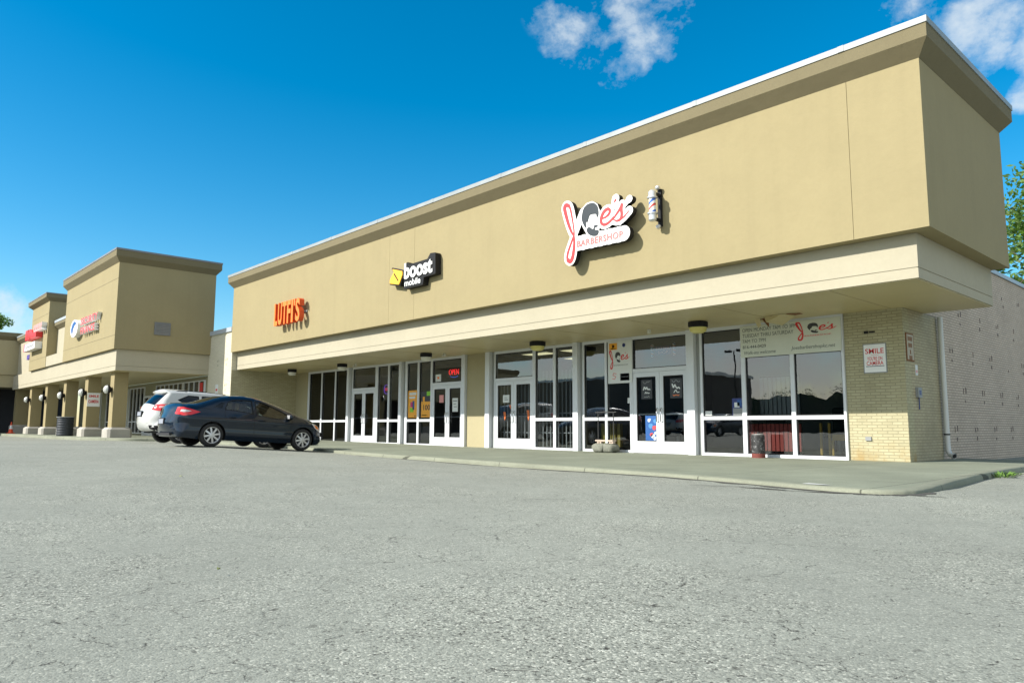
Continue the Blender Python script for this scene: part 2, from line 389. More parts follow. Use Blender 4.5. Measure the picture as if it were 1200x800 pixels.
BEARD=[(.06,.2),(.12,.25),(.18,.22),(.24,.17),(.29,.18),(.28,.25),(.36,.25),(.42,.21),(.36,.2),(.3,.19),(.32,.13),(.42,.12),(.43,.05),(.37,-.01),(.26,0),(.14,.05),(.07,.13)]
def logo_strokes():
    j1=smooth(J1); n=len(j1)
    a=strokes(j1,[.016+.034*max(0,math.sin(math.pi*min(1,i/n*1.25)))*(1 if i/n<.6 else .45) for i in range(n)])
    j2=smooth(J2); n=len(j2); a+=strokes(j2,[.014+.036*max(0,math.sin(math.pi*i/n))*(1 if i/n>.45 else .45) for i in range(n)])
    e=smooth(EE); n=len(e); a+=strokes(e,[.012+.026*max(0,math.sin(math.pi*i/n)) for i in range(n)])
    s=smooth(SS); n=len(s); a+=strokes(s,[.010+.024*max(0,math.sin(math.pi*i/n)) for i in range(n)])
    a+=strokes(S2,[.012,.014,.006])+strokes(AP,[.022,.012])
    return a

# ------------------------------------------------------------------ terrain
CURB=[(-60,-8.25),(-54,-8.2),(-28.9,-8.1),(-28.1,-5.3),(-27,-4.95),(-16.4,-4.85),(-12.75,-5.75),(-7,-6.35),(-1.37,-6.94),(.4,-7.32),(1.74,-7.67),(2.22,-7.72),(2.52,-7.5),(2.6,-7.0),(2.42,-5.9),(2.1,-3.1),(1.95,-.3),(1.9,3.2)]
def lerp(x,t): return float(np.interp(x,[a for a,_ in t],[b for _,b in t]))
BASE=[(-60,.17),(-30,.16),(-19,.055),(-14,.05),(-6,.035),(0,.03),(6,.02)]
PLAT=[(-60,.21),(-30,.225),(-19,.275),(-14,.27),(-6,.15),(0,.07),(6,.055)]
YC=[(-60,-8.2),(-29,-8.1),(-28.2,-5.4),(-16.4,-4.85),(-12.75,-5.75),(-1.37,-6.94),(1.74,-7.67),(6,-7.9)]
def gz(x,y):
    b=lerp(x,BASE); p=lerp(x,PLAT); d=(lerp(x,YC)-y)/3.5; d=min(1,max(0,d))
    c=min(1,max(0,(x+5)/4))*min(1,max(0,(-5.3-y)/1.5))
    return b+(p-b)*d+c*max(0,.075-(b+(p-b)*d))
def wz(x): return lerp(x,[(-60,.30),(-29,.285),(-24,.20),(-16,.145),(-13,.125),(0,.12),(5,.118)])
def ground():
    xs=[-900,-500,-300,-200,-140,-110,-90,-75]+list(np.arange(-62,14,1.0))+[15,17,20,25,32,45,70,110,200,400,900]
    ys=[-900,-400,-200,-130,-90,-70,-55,-45,-38,-32,-28]+list(np.arange(-25,4,.6))+[5,7,10,15,22,30,45,70,120,250,500,900]
    mb=MB(); vs=[(x,y,gz(x,y)+.012*math.sin(x*.7+y*.4)*math.sin(y*.55)*(1 if y<-9 else 0)) for x in xs for y in ys]; n=len(ys)
    mb.add(vs,[(i*n+j,(i+1)*n+j,(i+1)*n+j+1,i*n+j+1) for i in range(len(xs)-1) for j in range(n-1)],0,True)
    tag(mb.build('ground',M['asphalt']),kind='structure')
ground()
def inside(p,poly):
    c=False; n=len(poly)
    for i in range(n):
        a,b=poly[i],poly[(i+1)%n]
        if (a[1]>p[1])!=(b[1]>p[1]) and p[0]<(b[0]-a[0])*(p[1]-a[1])/(b[1]-a[1])+a[0]: c=not c
    return c
def cdt(outline,holes,grid,step=None):
    vs=[];ed=[]
    for poly in [outline]+holes:
        b=len(vs); n=len(poly); vs+=[Vector(p) for p in poly]; ed+=[(b+i,b+(i+1)%n) for i in range(n)]
    vs+=[Vector(p) for p in grid if inside(p,outline) and not any(inside(p,h) for h in holes)]
    V,_,F,*_=delaunay_2d_cdt(vs,ed,[],0,1e-5)
    out=[]
    for f in F:
        c=((V[f[0]].x+V[f[1]].x+V[f[2]].x)/3,(V[f[0]].y+V[f[1]].y+V[f[2]].y)/3)
        if inside(c,outline) and not any(inside(c,h) for h in holes): out.append(f)
    return [(v.x,v.y) for v in V],out
def dens(poly,step,closed=True):
    o=[];n=len(poly)
    for i in range(n if closed else n-1):
        a,b=poly[i],poly[(i+1)%n]; k=max(1,int(math.hypot(b[0]-a[0],b[1]-a[1])/step))
        o+=[(a[0]+(b[0]-a[0])*t/k,a[1]+(b[1]-a[1])*t/k) for t in range(k)]
    if not closed: o.append(poly[-1])
    return o
def sidewalk():
    c=dens(smooth(CURB,3),.5,False)
    inner=[]
    pts=c+[(-.02,3.2),(-.02,.02),(-27.5,.02),(-27.5,-3.0),(-60,-3.0)]
    V,F=cdt(pts,[],[(x,y) for x in np.arange(-59,2,1.5) for y in np.arange(-7.8,3,1.3)])
    mb=MB(); mb.add([(x,y,wz(x)) for x,y in V],F,0)
    # rounded curb: top lip in lighter concrete and a face slightly battered
    rng=random.Random(3); n=len(c); rows=[]
    for i,(x,y) in enumerate(c):
        a=Vector(c[max(0,i-1)]); b=Vector(c[min(n-1,i+1)]); d=(b-a).normalized(); nn=Vector((d.y,-d.x)); j=rng.uniform(-.012,.012)
        z=wz(x); o=lambda t,h:(x+nn.x*t,y+nn.y*t,h)
        rows.append([o(-.17,z+.004),o(.0+j*.4,z+.003),o(.014+j*.6,z-.012),o(.024+j,z-.05),o(.036+j,-.2)])
    vs=[p for r in rows for p in r]
    mb.add(vs,[(i*5+k,i*5+k+1,(i+1)*5+k+1,(i+1)*5+k) for i in range(n-1) for k in range(4)],1,True)
    fixn(tag(mb.build('sidewalk',[M['walk'],M['curb']]),kind='structure'))
    # gutter stain along the foot of the curb and tar line at the corner
    mb=MB()
    for i in range(len(c)-1):
        x,y=c[i]
        if x<-12 or (x>1.9 and y>-7.0): continue
        a=Vector(c[i]); b=Vector(c[i+1]); d=(b-a).normalized(); nn=Vector((d.y,-d.x))
        w0=.10+.05*math.sin(i*1.7)+.03*math.sin(i*5.1); w1=.10+.05*math.sin((i+1)*1.7)+.03*math.sin((i+1)*5.1)
        q=[a+nn*.03,a+nn*(.03+w0),b+nn*(.03+w1),b+nn*.03]
        mb.add([(p.x,p.y,gz(p.x,p.y)+.006) for p in q],[(0,1,2,3)])
    rng=random.Random(5); pr=None
    for i in range(26):
        t=i/25; x=.2+2.75*t; y=-8.15+.62*t+.10*math.sin(t*9)+.03*rng.uniform(-1,1); w=.012+.05*math.sin(math.pi*t)*(.5+.5*math.sin(t*21+1))**1
        cur=[(x,y-w,gz(x,y)+.007),(x,y+w,gz(x,y)+.007)]
        if pr: mb.add(pr+cur,[(0,2,3,1)])
        pr=cur
    fixn(tag(mb.build('asphalt_gutter_stain',M['tar']),kind='structure'))
sidewalk()

# ------------------------------------------------------------------ shared building pieces
def ring(mb,rect,prof,m):       # sweep (offset,z) around a rectangle x0,x1,y0,y1
    x0,x1,y0,y1=rect; vs=[]
    for o,z in prof: vs+=[(x0-o,y0-o,z),(x1+o,y0-o,z),(x1+o,y1+o,z),(x0-o,y1+o,z)]
    for k in range(len(prof)-1):
        mb.add(vs,[(k*4+i,k*4+(i+1)%4,k*4+4+(i+1)%4,k*4+4+i) for i in range(4)],m[k] if isinstance(m,list) else m)
    k=len(prof)-1; mb.add(vs,[(k*4,k*4+1,k*4+2,k*4+3)],m[-1] if isinstance(m,list) else m)
def cornice(rect,z,parent,h=.59,p=.2,cap=.11,trim='tan_trim',capm='cap'):
    mb=MB(); ring(mb,rect,[(.002,z-.002),(p,z+.24*h/.59),(p,z+h-cap)],0); c=mb.build('cornice',[M[trim]],parent)
    for i in range(1,int((rect[1]-rect[0])/3.05)+1):
        xs_=rect[0]+i*3.05
        if xs_<rect[1]-.3: sm=MB(); sm.box(xs_-.05,xs_+.05,rect[2]-p-.024,rect[2]-p-.019,z+h-cap+.003,z+h+.004); sm.build('lap_seam',M[capm],c)
    mb=MB(); ring(mb,rect,[(p-.01,z+h-cap+.001),(p+.018,z+h-cap+.001),(p+.018,z+h),(0,z+h+.02)],0); mb.build('coping',[M[capm]],c)
    return c
# ------------------------------------------------------------------ MAIN BUILDING
main=T('retail_building','long tan stucco retail building with white framed storefronts under a cream edged canopy','building',(-13.5,0,.12))
BX=(-27.01,1.63,-3.254,1.42); ZB,ZT=4.09,6.99
mb=MB(); 
cuts=[-27.01,-14.33,-12.93,.415,1.63]; g=.008
for i in range(4):
    a=cuts[i]+(g/2 if i else 0); b=cuts[i+1]-(g/2 if i<3 else 0)
    mb.box(a,b,BX[2],BX[2]+.05,ZB,ZT)
mb.box(BX[0]+.001,BX[1]-.001,BX[2]+.03,BX[3],ZB+.001,ZT-.001)
wall=mb.build('sign_wall',M['tan'],main)
cornice(BX,ZT,main)
# canopy band (two boards with a groove) and soffit
mb=MB(); ZC=3.314
def Lband(z0,z1,i=0):
    p=[(-27.005,-2.975+i),(1.332-i,-2.975+i),(1.332-i,1.267),(.004,1.267),(.004,.05),(-27.005,.05)]
    mb.prism(p,z0,z1,'z')
Lband(ZC+.004,3.485); Lband(3.478,3.512,.012); Lband(3.505,ZB-.003)
fixn(mb.build('canopy_band',M['cream'],main))
mb=MB(); mb.prism([(-27.0,-2.945),(1.302,-2.945),(1.302,1.24),(.01,1.24),(.01,-.001),(-27.0,-.001)],ZC-.012,ZC+.003,'z')
so=fixn(mb.build('soffit',M['soffit'],main))
pj=plain('soffit_joint_strip',(.40,.33,.19),.8)
for x in np.arange(-24.6,1.2,2.44): mb=MB(); mb.box(x-.012,x+.012,-2.93,-.02,ZC-.0165,ZC-.0125); mb.build('panel_joint',pj,so)
# torn soffit panel
mb=MB(); rng=random.Random(2)
z=ZC-.017
mb.add([(-2.98,-.50,z),(-2.55,-.82,z),(-2.40,-.95,z),(-2.30,-.80,z),(-2.45,-.62,z),(-2.48,-.40,z),(-2.6,-.34,z)],[(0,1,2,3,4,5,6)],0)
mb.add([(-2.02,-.98,z),(-1.78,-.86,z),(-1.80,-.66,z),(-2.05,-.58,z),(-2.15,-.78,z)],[(0,1,2,3,4)],0)
so2=mb.build('torn_panel',[M['rust'],M['soffit']],so)
mb=MB()
mb.add([(-2.62,-.86,z-.003),(-2.1,-1.0,z-.003),(-2.0,-.6,z-.003),(-2.45,-.36,z-.003),(-2.56,-.88,z-.13),(-2.2,-.96,z-.02),(-2.05,-.62,z-.05),(-2.42,-.40,z-.17)],[(0,1,5,4),(1,2,6,5),(2,3,7,6),(4,5,6,7),(3,0,4,7)],0)
mb.add([(-3.0,-.62,z),(-2.75,-.82,z),(-2.78,-.70,z-.16),(-2.92,-.58,z-.20)],[(0,1,2,3)],0); mb.add([(-2.86,-.5,z),(-2.66,-.55,z),(-2.7,-.5,z-.2)],[(0,1,2)],1)
mb.build('hanging_flap',[M['soffit'],M['rust']],so2)

# brick pier, right side wall with coping, left wing wall
mb=MB(); mb.box(-1.215,-.001,0,.35,-.05,ZC-.013); pier=mb.build('brick_pier',M['brick'],main)
mb=MB(); mb.box(-.35,0,.35,2.02,-.05,ZC-.013); mb.build('brick_return',brick('painted_green_grey_brick',(.40,.35,.225),(.45,.395,.26),(.28,.245,.155),dirt=.5),main)
mb=MB(); mb.box(-.30,-.0,1.268,24,ZC-.02,5.0); mb.box(-.30,-.0,2.02,24,-.05,ZC-.021); rng=random.Random(9)
for iz,zz in enumerate((.72,1.62,2.55,3.48,4.35)):         # rows of old anchor holes in the brick
    for iy in range(12):
        y=2.85+iy*1.55+(.75 if iz%2 else 0)+rng.uniform(-.05,.05)
        for (dy,dz,w,h) in ((0,0,.05,.13),(.17,.02,.05,.13),(.10,-.20,.06,.09)):
            if rng.random()<.9: mb.box(.0005,.006,y+dy,y+dy+w*rng.uniform(.7,1.2),zz+dz,zz+dz+h*rng.uniform(.6,1.1),1)
sw=mb.build('brick_side_wall',[M['brick_side'],plain('dark_anchor_hole',(.13,.105,.09),.9,var=.4,scale=20)],main)
mb=MB(); mb.box(-.36,.05,1.43,24.05,5.001,5.11); mb.build('coping',M['greycap'],sw)
mb=MB(); mb.box(-29.75,-27.013,-3.2,3.5,0,5.05)
for (x,zz) in ((-27.62,3.75),(-27.62,2.6),(-28.6,3.75)):
    for dx,dz in ((-.1,0),(.06,.02),(-.03,-.2)): mb.box(x+dx,x+dx+.06,-3.206,-3.2005,zz+dz,zz+dz+.09,1)
ww=mb.build('brick_wing_wall',[M['brick_end'],plain('shallow_anchor_hole',(.30,.28,.2),.9)],main)
mb=MB(); mb.box(-27.013,-27.004,-3.19,-.001,0,ZC-.013); mb.build('wing_wall_facing',M['brick'],ww)
mb=MB(); mb.box(-29.78,-27.03,-3.27,3.5,5.051,5.25); mb.build('coping',M['greycap'],ww)
# main body: roof, rear and shop floors
mb=MB(); mb.box(-27.0,-.31,.06,24,4.7,4.95); mb.build('roof',M['grey'],main)
mb=MB(); mb.box(-27.0,-.31,7.0,7.2,0,4.69); mb.build('rear_wall',M['int_wall'],main)
for x in (-25.9,-18.1,-13.7,-9.0,-.36): 
    mb=MB(); mb.box(x-.06,x+.05,.12,6.99,.13,3.30); mb.build('partition',M['int_wall'],main)
mb=MB(); mb.box(-27,-.31,.121,6.99,.0,.125); mb.build('shop_floor',M['int_floor'],main)
mb=MB(); mb.box(-27,-.31,.07,6.99,3.31,3.35); mb.build('shop_ceiling',M['int_wall'],main)
# pilasters
for a,b in ((-27.0,-25.86),(-14.2,-13.14)):
    mb=MB(); mb.box(a,b,-.06,.2,0,ZC-.013); mb.build('pilaster',M['pilaster'],main)
# storefronts ---------------------------------------------------------
FT=3.30; SILL=.12
def framed(rails_x, zs, x0, x1, z0, z1, y0=-.06, y1=.06, w=.04):
    """outer frame and bars as one mesh; returns mesh builder"""
    mb=MB()
    for a,b in rails_x: mb.box(a,b,y0,y1,z0,z1)
    xe=sorted(rails_x)
    for (za,zb) in zs:
        for (p,q) in zip(xe,xe[1:]): mb.box(p[1],q[0],y0+.003,y1-.003,za,zb)
    return mb
def pane(x0,x1,z0,z1,parent,mat='glass',y=.0):
    g=.022
    mb=MB(); mb.box(x0,x1,y-.025,y-.012,z0,z0+g); mb.box(x0,x1,y-.025,y-.012,z1-g,z1); mb.box(x0,x0+g,y-.025,y-.012,z0+g,z1-g); mb.box(x1-g,x1,y-.025,y-.012,z0+g,z1-g)
    n=len(mb.f)
    mb.add([(x0,y,z0),(x1,y,z0),(x1,y,z1),(x0,y,z1)],[(0,1,2,3)],1)
    return mb.build('pane',[M['rubber'],M[mat]],parent)
def window(bars, mat='glass', base=SILL):
    rails=[(bars[i],bars[i+1]) for i in range(0,len(bars),2)]
    mb=framed(rails,[(base,base+.07),(1.0,1.085),(3.215,FT)],bars[0],bars[-1],base,FT)
    f=mb.build('window',M['alu'],main)
    for (a,b),(c,d) in zip(rails,rails[1:]):
        pane(b,c,base+.07,1.0,f,mat); pane(b,c,1.085,3.215,f,mat)
    return f
def door(x0,x1,mid,bars=False,base=SILL):
    mb=framed([(x0,x0+.05),(x1-.05,x1)],[(2.30,2.40),(3.215,FT)],x0,x1,base,FT)
    f=mb.build('door_frame',M['alu'],main)
    pane(x0+.05,x1-.05,2.40,3.215,f)
    for k,(a,b) in enumerate(((x0+.055,mid-.005),(mid+.005,x1-.055))):
        mb=MB(); yl=(-.05,.0); s=.115
        mb.box(a,a+s,*yl,base+.01,2.295); mb.box(b-s,b,*yl,base+.01,2.295)
        mb.box(a+s,b-s,-.048,-.002,base+.01,.44); mb.box(a+s,b-s,-.048,-.002,2.17,2.294)
        l=mb.build('door',M['alu'],main)
        pane(a+s,b-s,.44,2.17,l,y=-.012)
        mb=MB(); mb.box(a+s-.02,b-s+.02,.0005,.03,1.14,1.18); 
        hx=b-.06 if k==0 else a+.06
        mb.tube([(hx,-.05,.95),(hx,-.11,.97),(hx,-.11,1.30),(hx,-.05,1.32)],.013)
        mb.build('handle',M['steel'],l)
    return f
def post(x0,x1,gap=None):
    mb=MB(); mb.box(x0,x1,-.16,.1,0,FT+.005)
    mb.build('post',M['alu'],main)
    if gap:
        mb=MB(); mb.box(gap[0]+.002,gap[1]-.002,-.02,.1,0,FT+.004); mb.build('gap_filler',M['alu_side'],main)
window([-25.84,-25.70,-24.59,-24.50,-23.37,-23.28,-22.30,-22.19],'glass_dark')
post(-22.185,-22.02,(-22.02,-21.9))
door(-21.895,-20.04,-20.96)
window([-20.035,-19.90,-19.17,-19.06,-18.38,-18.27])
post(-18.265,-18.10,(-18.10,-17.97))
window([-17.965,-17.83,-17.16,-17.05,-16.33,-16.28])
door(-16.275,-14.41,-15.32)
post(-14.405,-14.22)
post(-13.135,-12.92,(-12.92,-12.78))
fF=door(-12.775,-10.90,-11.83)
wG=window([-10.895,-10.83,-10.05,-9.95,-9.22,-9.16])
post(-9.155,-8.96,(-8.96,-8.85))
window([-8.845,-8.79,-8.0,-7.92,-7.11,-7.06])
door(-7.055,-5.20,-6.12)
post(-5.195,-4.97,(-4.97,-4.86))
window([-4.855,-4.79,-3.70,-3.59,-2.46,-2.36,-1.27,-1.218])
barm=plain('grey_steel_bar',(.45,.46,.47),.5); x=-12.7
while x<-9.25:
    mb=MB(); mb.box(x,x+.035,.16,.19,.15,2.55 if x>-10.8 else 2.3); mb.build('security_bar',barm,main); x+=.165
for zz in (.62,1.22,2.2): mb=MB(); mb.box(-12.7,-9.25,.191,.21,zz,zz+.035); mb.build('security_rail',barm,main)

# ------------------------------------------------------------------ ceiling lights and shop contents
for i,(x,y,w) in enumerate(((-12.0,1.3,1.2),(-10.2,1.3,1.2),(-12.0,3.4,1.2),(-10.2,3.4,1.2),(-19.4,1.2,.6),(-18.7,1.2,.5))):
    mb=MB(); mb.box(x-w/2,x+w/2,y-.3,y+.3,3.27,3.305); 
    r=T('ceiling_light',['fluorescent ceiling panel above the barred double door, near the glass','fluorescent ceiling panel above the barred window, near the glass','fluorescent ceiling panel deeper inside above the barred double door','fluorescent ceiling panel deeper inside above the barred window','small ceiling panel behind the tall window beside the leftmost double door','small ceiling panel behind the right half of the window beside the leftmost door'][i],'ceiling light',(x,y,3.27),'ceiling light panels inside the shops')
    mb.build('light_frame',M['white'],r); mb=MB(); mb.box(x-w/2+.03,x+w/2-.03,y-.27,y+.27,3.262,3.269); mb.build('diffuser',M['tube'],r)
def slats(x0,x1,n,z0,z1,y,c,name,label,cat):
    mb=MB(); w=(x1-x0)/n
    for i in range(n): mb.box(x0+i*w+.012,x0+(i+1)*w-.012,y,y+.04,z0,z1)
    mb.box(x0,x1,y+.041,y+.06,z0-.02,z1+.02,1)
    single(mb,name,[c,M['int_dark']],((x0+x1)/2,y,.125),label,cat)
slats(-3.95,-2.45,14,.26,.90,.35,plain('dusty_red_board',(.42,.075,.06),.6),'slatted_counter','dusty red slatted counter front behind the barber shop window','counter')
slats(-3.52,-2.50,9,1.12,2.02,.45,plain('grey_vertical_board',(.24,.27,.28),.6),'slatted_screen','grey vertical slatted screen above the red counter in the window','screen')
mb=MB()
for x,w in ((-8.62,.17),(-8.40,.15),(-8.22,.12),(-8.02,.1)): mb.box(x,x+w,.5,.62,.25,.92)
single(mb,'folded_blind',[plain('ochre_fabric',(.42,.34,.09),.8,var=.3,scale=9)],(-8.4,.55,.125),'yellowish hanging strips behind the window left of the barber shop door','blind')
yw=plain('yellow_painted_wood',(.55,.36,.06),.6,var=.2,scale=8)
t=T('waiting_bench','yellow wooden bench and frame inside the rightmost shop window','bench',(-1.7,1.1,.125))
mb=MB(); mb.box(-1.98,-1.35,.9,1.2,.52,.66); 
for k in range(4): pass
mb.build('seat',yw,t)
for x in (-2.25,-2.05,-1.98,-1.42):
    mb=MB(); mb.box(x,x+.05,.85,.9,.13,.92 if x<-1.99 else .52); mb.build('leg',yw,t)
for i,(x,y) in enumerate(((-4.4,2.6),(-2.9,3.4),(-7.6,2.9))):
    t=T('barber_chair',['black barber chair deep inside behind the left pane of the rightmost window','black barber chair deep inside behind the middle pane of the rightmost window','black barber chair deep inside behind the poster window'][i],'barber chair',(x,y,.125),'barber chairs inside the shop')
    mb=MB(); mb.bbox(x-.3,x+.3,y-.28,y+.28,.55,.70,.04); mb.build('seat',M['black'],t)
    mb=MB(); mb.bbox(x-.27,x+.27,y+.2,y+.34,.71,1.35,.04); mb.build('backrest',M['black'],t)
    mb=MB(); mb.lathe((x,y,.125),[(0,0),(.3,.0),(.3,.03),(.06,.07),(.06,.43),(0,.43)],16); mb.build('pedestal',M['chrome'],t)

# ------------------------------------------------------------------ posters, papers and neon
GP='papers and posters in the storefront glass'
def sheet(x0,x1,z0,z1,y,mat,name,label,cat='poster',group=GP,th=.004):
    r=T(name,label,cat,((x0+x1)/2,y,z0),group)
    mb=MB(); mb.box(x0,x1,y,y+th,z0,z1); mb.build('sheet',mat,r); return r
def bits(r,items,y,mats,name='print'):
    for it in items: mb=MB(); mb.box(it[0],it[1],y-.002,y-.0004,it[2],it[3]); mb.build(name,mats[it[4]],r)
Y1=-.009
r=sheet(-17.81,-17.18,1.15,2.18,Y1,M['poster_o'],'poster','tall orange poster with white lettering bars and a coloured picture in the narrow window')
bits(r,[(-17.74,-17.28,2.0,2.10,0),(-17.74,-17.36,1.87,1.95,0),(-17.66,-17.5,1.55,1.74,1),(-17.52,-17.4,1.45,1.78,2),(-17.68,-17.45,1.36,1.52,3),(-17.4,-17.3,1.2,1.23,4)],Y1,[M['paper'],M['magenta'],M['blue'],M['green'],M['poster_d']])
r=sheet(-16.98,-16.34,1.15,2.12,Y1,M['poster_d'],'poster','charcoal and orange poster reading 100 with a lime corner')
bits(r,[(-16.96,-16.36,1.16,1.74,0),(-16.86,-16.74,1.74,1.92,0),(-16.62,-16.36,1.95,2.11,1),(-16.9,-16.6,1.22,1.25,1)],Y1,[M['poster_o'],M['green']])
mb=MB(); text(mb,'100',-16.82,-16.40,1.42,1.62,Y1-.005,.002,bold=.015); mb.build('lettering',M['poster_d'],r)
r=sheet(-16.09,-15.76,2.44,2.71,Y1,M['paper'],'notice','white paper notice in the glass above the double door beside the neon sign','notice')
bits(r,[(-15.98,-15.87,2.54,2.62,0)],Y1,[M['orange']])
t=T('neon_sign','red neon OPEN sign with a blue curve above the double door','neon sign',(-15.05,.03,2.55),None)
mb=MB(); text(mb,'OPEN',-15.36,-14.80,2.66,2.85,.03,.02,bold=-.02); mb.build('lettering',M['neon_r'],t)
mb=MB(); mb.tube([(-15.28,.04,2.61),(-15.15,.04,2.57),(-15.0,.04,2.565),(-14.84,.04,2.60)],.011,6); mb.build('neon_curve',M['neon_b'],t)
mb=MB(); mb.box(-15.42,-14.74,.055,.07,2.54,2.90); mb.build('backing',M['black'],t)
r=sheet(-15.83,-15.58,1.68,1.95,-.021,M['pink'],'notice','small pinkish paper on the left leaf beneath the neon sign','notice')
r=sheet(-15.06,-14.75,1.34,1.82,-.021,M['paper'],'notice','tall white paper on the right leaf beneath the neon sign','notice')
bits(r,[(-15.02,-14.79,1.70,1.74,0),(-15.0,-14.85,1.6,1.63,0),(-14.98,-14.8,1.5,1.53,0)],-.021,[M['grey']])
r=sheet(-12.38,-12.07,1.60,1.85,-.021,M['paper'],'notice','white paper on the left leaf of the barred double door','notice')
bits(r,[(-12.3,-12.14,1.68,1.71,0),(-12.3,-12.17,1.75,1.77,0)],-.021,[M['grey']])
for i,(x,z0,z1,lb) in enumerate(((-12.36,1.02,1.30,'orange sticker low on the left leaf of the barred door'),(-12.08,1.38,1.52,'small orange sticker above the handle of the barred door'),(-11.25,1.0,1.34,'orange sticker on the right leaf of the barred door'))):
    mb=MB(); mb.prism([(x,z1),(x+.11,z1),(x+.13,(z0+z1)/2),(x+.07,z0),(x+.03,(z0+z1)/2)],-.022,-.018,'y'); single(mb,'sticker',[plain('faded_orange_print',(.55,.13,.03),.6)],(x,.004,z0),lb,'sticker')
t=T('neon_sign','round blue and red sign hanging in the window beside the leftmost double door','neon sign',(-19.4,.04,2.18))
mb=MB(); mb.lathe((-19.42,.04,2.29),[(.17,0),(.19,.01),(.17,.02)],20,'y'); mb.build('neon_ring',emit('violet_neon',(.20,.05,.6),.5),t)
mb=MB(); mb.box(-19.52,-19.32,.04,.05,2.23,2.35); mb.build('neon_panel',emit('dim_red_neon',(.55,.03,.1),.4),t)
# white poster beside the barber shop door
def small_logo(mb,org,k,y,mr,mk,kz=None):
    field_shape(mb,logo_strokes(),[],.03,org,y,.003,mr,grow=.008,k=k,kz=kz); field_shape(mb,[],[HAIR,BEARD],.03,org,y,.003,mk,k=k,kz=kz)
r=sheet(-7.86,-7.0,2.03,3.22,-.075,M['paper'],'poster','white barber poster covering the top of the window beside the barber shop door','poster',None)
bits(r,[(-7.81,-7.52,2.98,3.17,0),(-7.7,-7.62,3.04,3.12,1),(-7.76,-7.57,3.0,3.02,2),(-7.42,-7.1,2.10,2.30,2),(-7.41,-7.11,2.225,2.29,3),(-7.41,-7.11,2.112,2.19,3)],-.075,[M['poster_o'],M['navy'],M['poster_d'],M['grey']])
mb=MB(); small_logo(mb,(-7.56,2.62),.36,-.079,0,1); text(mb,'BARBERSHOP',-7.64,-7.14,2.52,2.56,-.078,.002,2)
mb.lathe((-7.28,-.0765,3.09),[(0,-.003),(.055,-.003),(.055,0)],16,'y',3)
field_shape(mb,strokes([(-7.56,2.30),(-7.66,2.32),(-7.68,2.26),(-7.58,2.22),(-7.62,2.15),(-7.7,2.17)],.012),[],.012,(0,0),-.078,.002,4)
mb.build('printing',[M['red'],M['poster_d'],M['grey'],M['navy'],M['pink']],r)
sheet(-7.21,-7.08,1.47,1.62,-.03,M['paper'],'notice','tiny white card at the edge of the window beside the barber door','notice')
# barber shop door
t=T('neon_sign','blue BARBER SHOP sign with striped poles above the barber shop door','neon sign',(-6.04,.03,2.68))
mb=MB(); mb.box(-6.31,-5.78,.03,.05,2.74,2.98); mb.build('backing',M['navy'],t)
mb=MB(); text(mb,'BARBER',-6.27,-5.82,2.87,2.95,.025,.004); text(mb,'SHOP',-6.2,-5.89,2.765,2.845,.025,.004); mb.build('lettering',M['pink'],t)
def stripe_mat(name,sc=5,axis_v=(.7,0,1)):
    m,nt,b=newmat(name); geo=nt.nodes.new('ShaderNodeNewGeometry'); dt=nt.nodes.new('ShaderNodeVectorMath'); dt.operation='DOT_PRODUCT'; L(nt,geo.outputs['Position'],dt.inputs[0]); dt.inputs[1].default_value=axis_v
    a=N(nt,'ShaderNodeMath',operation='MULTIPLY'); L(nt,dt.outputs['Value'],a.inputs[0]); a.inputs[1].default_value=sc
    f=N(nt,'ShaderNodeMath',operation='FRACT'); L(nt,a.outputs[0],f.inputs[0])
    r=nt.nodes.new('ShaderNodeValToRGB'); r.color_ramp.interpolation='CONSTANT'; e=r.color_ramp.elements; e[0].color=(.75,.75,.73,1)
    e[1].position=.22; e[1].color=(.03,.11,.42,1)
    for p,c in ((.45,(.75,.75,.73,1)),(.68,(.60,.06,.05,1)),(.88,(.75,.75,.73,1))): q=e.new(p); q.color=c
    L(nt,f.outputs[0],r.inputs[0]); L(nt,r.outputs[0],b.inputs['Base Color']); b.inputs['Roughness'].default_value=.25
    return m
for x in (-6.40,-5.69):
    mb=MB(); mb.lathe((x,.045,2.70),[(0,0),(.035,0),(.035,.28),(.05,.29),(.03,.34),(0,.35)],12); mb.build('striped_pole',stripe_mat('small_stripe',9),t)
for i,(a,b,lb) in enumerate(((-6.74,-6.38,'dark poster with white brush lettering on the left leaf of the barber shop door'),(-5.80,-5.43,'dark poster with white and orange lettering on the right leaf of the barber shop door'))):
    r=sheet(a,b,1.57,2.09,-.021,M['poster_d'],'poster',lb)
    rng=random.Random(60+i)
    def scrawl(x0,x1,z0,z1,n,rad,mt):
        pts=[(x0+(x1-x0)*k/n,rng.uniform(z0,z1) if k%2 else rng.choice((z0,z1))) for k in range(n+1)]
        mb=MB(); field_shape(mb,strokes(smooth(pts,1),rad),[],.012,(0,0),-.0235,.002,0); mb.build('brush_lettering',mt,r)
    scrawl(a+.06,b-.06,1.985,2.045,7,.008,M['grey']); scrawl(a+.07,b-.07,1.82,1.94,6,.017,M['paper']); scrawl(a+.12,b-.09,1.72,1.79,5,.012,M['paper'])
    scrawl(a+.09,b-.09,1.61,1.66,6,.009,M['orange'] if i else M['grey'])
r=sheet(-6.62,-6.20,.44,1.12,-.021,M['blue'],'poster','bright blue picture poster low on the left leaf of the barber shop door')
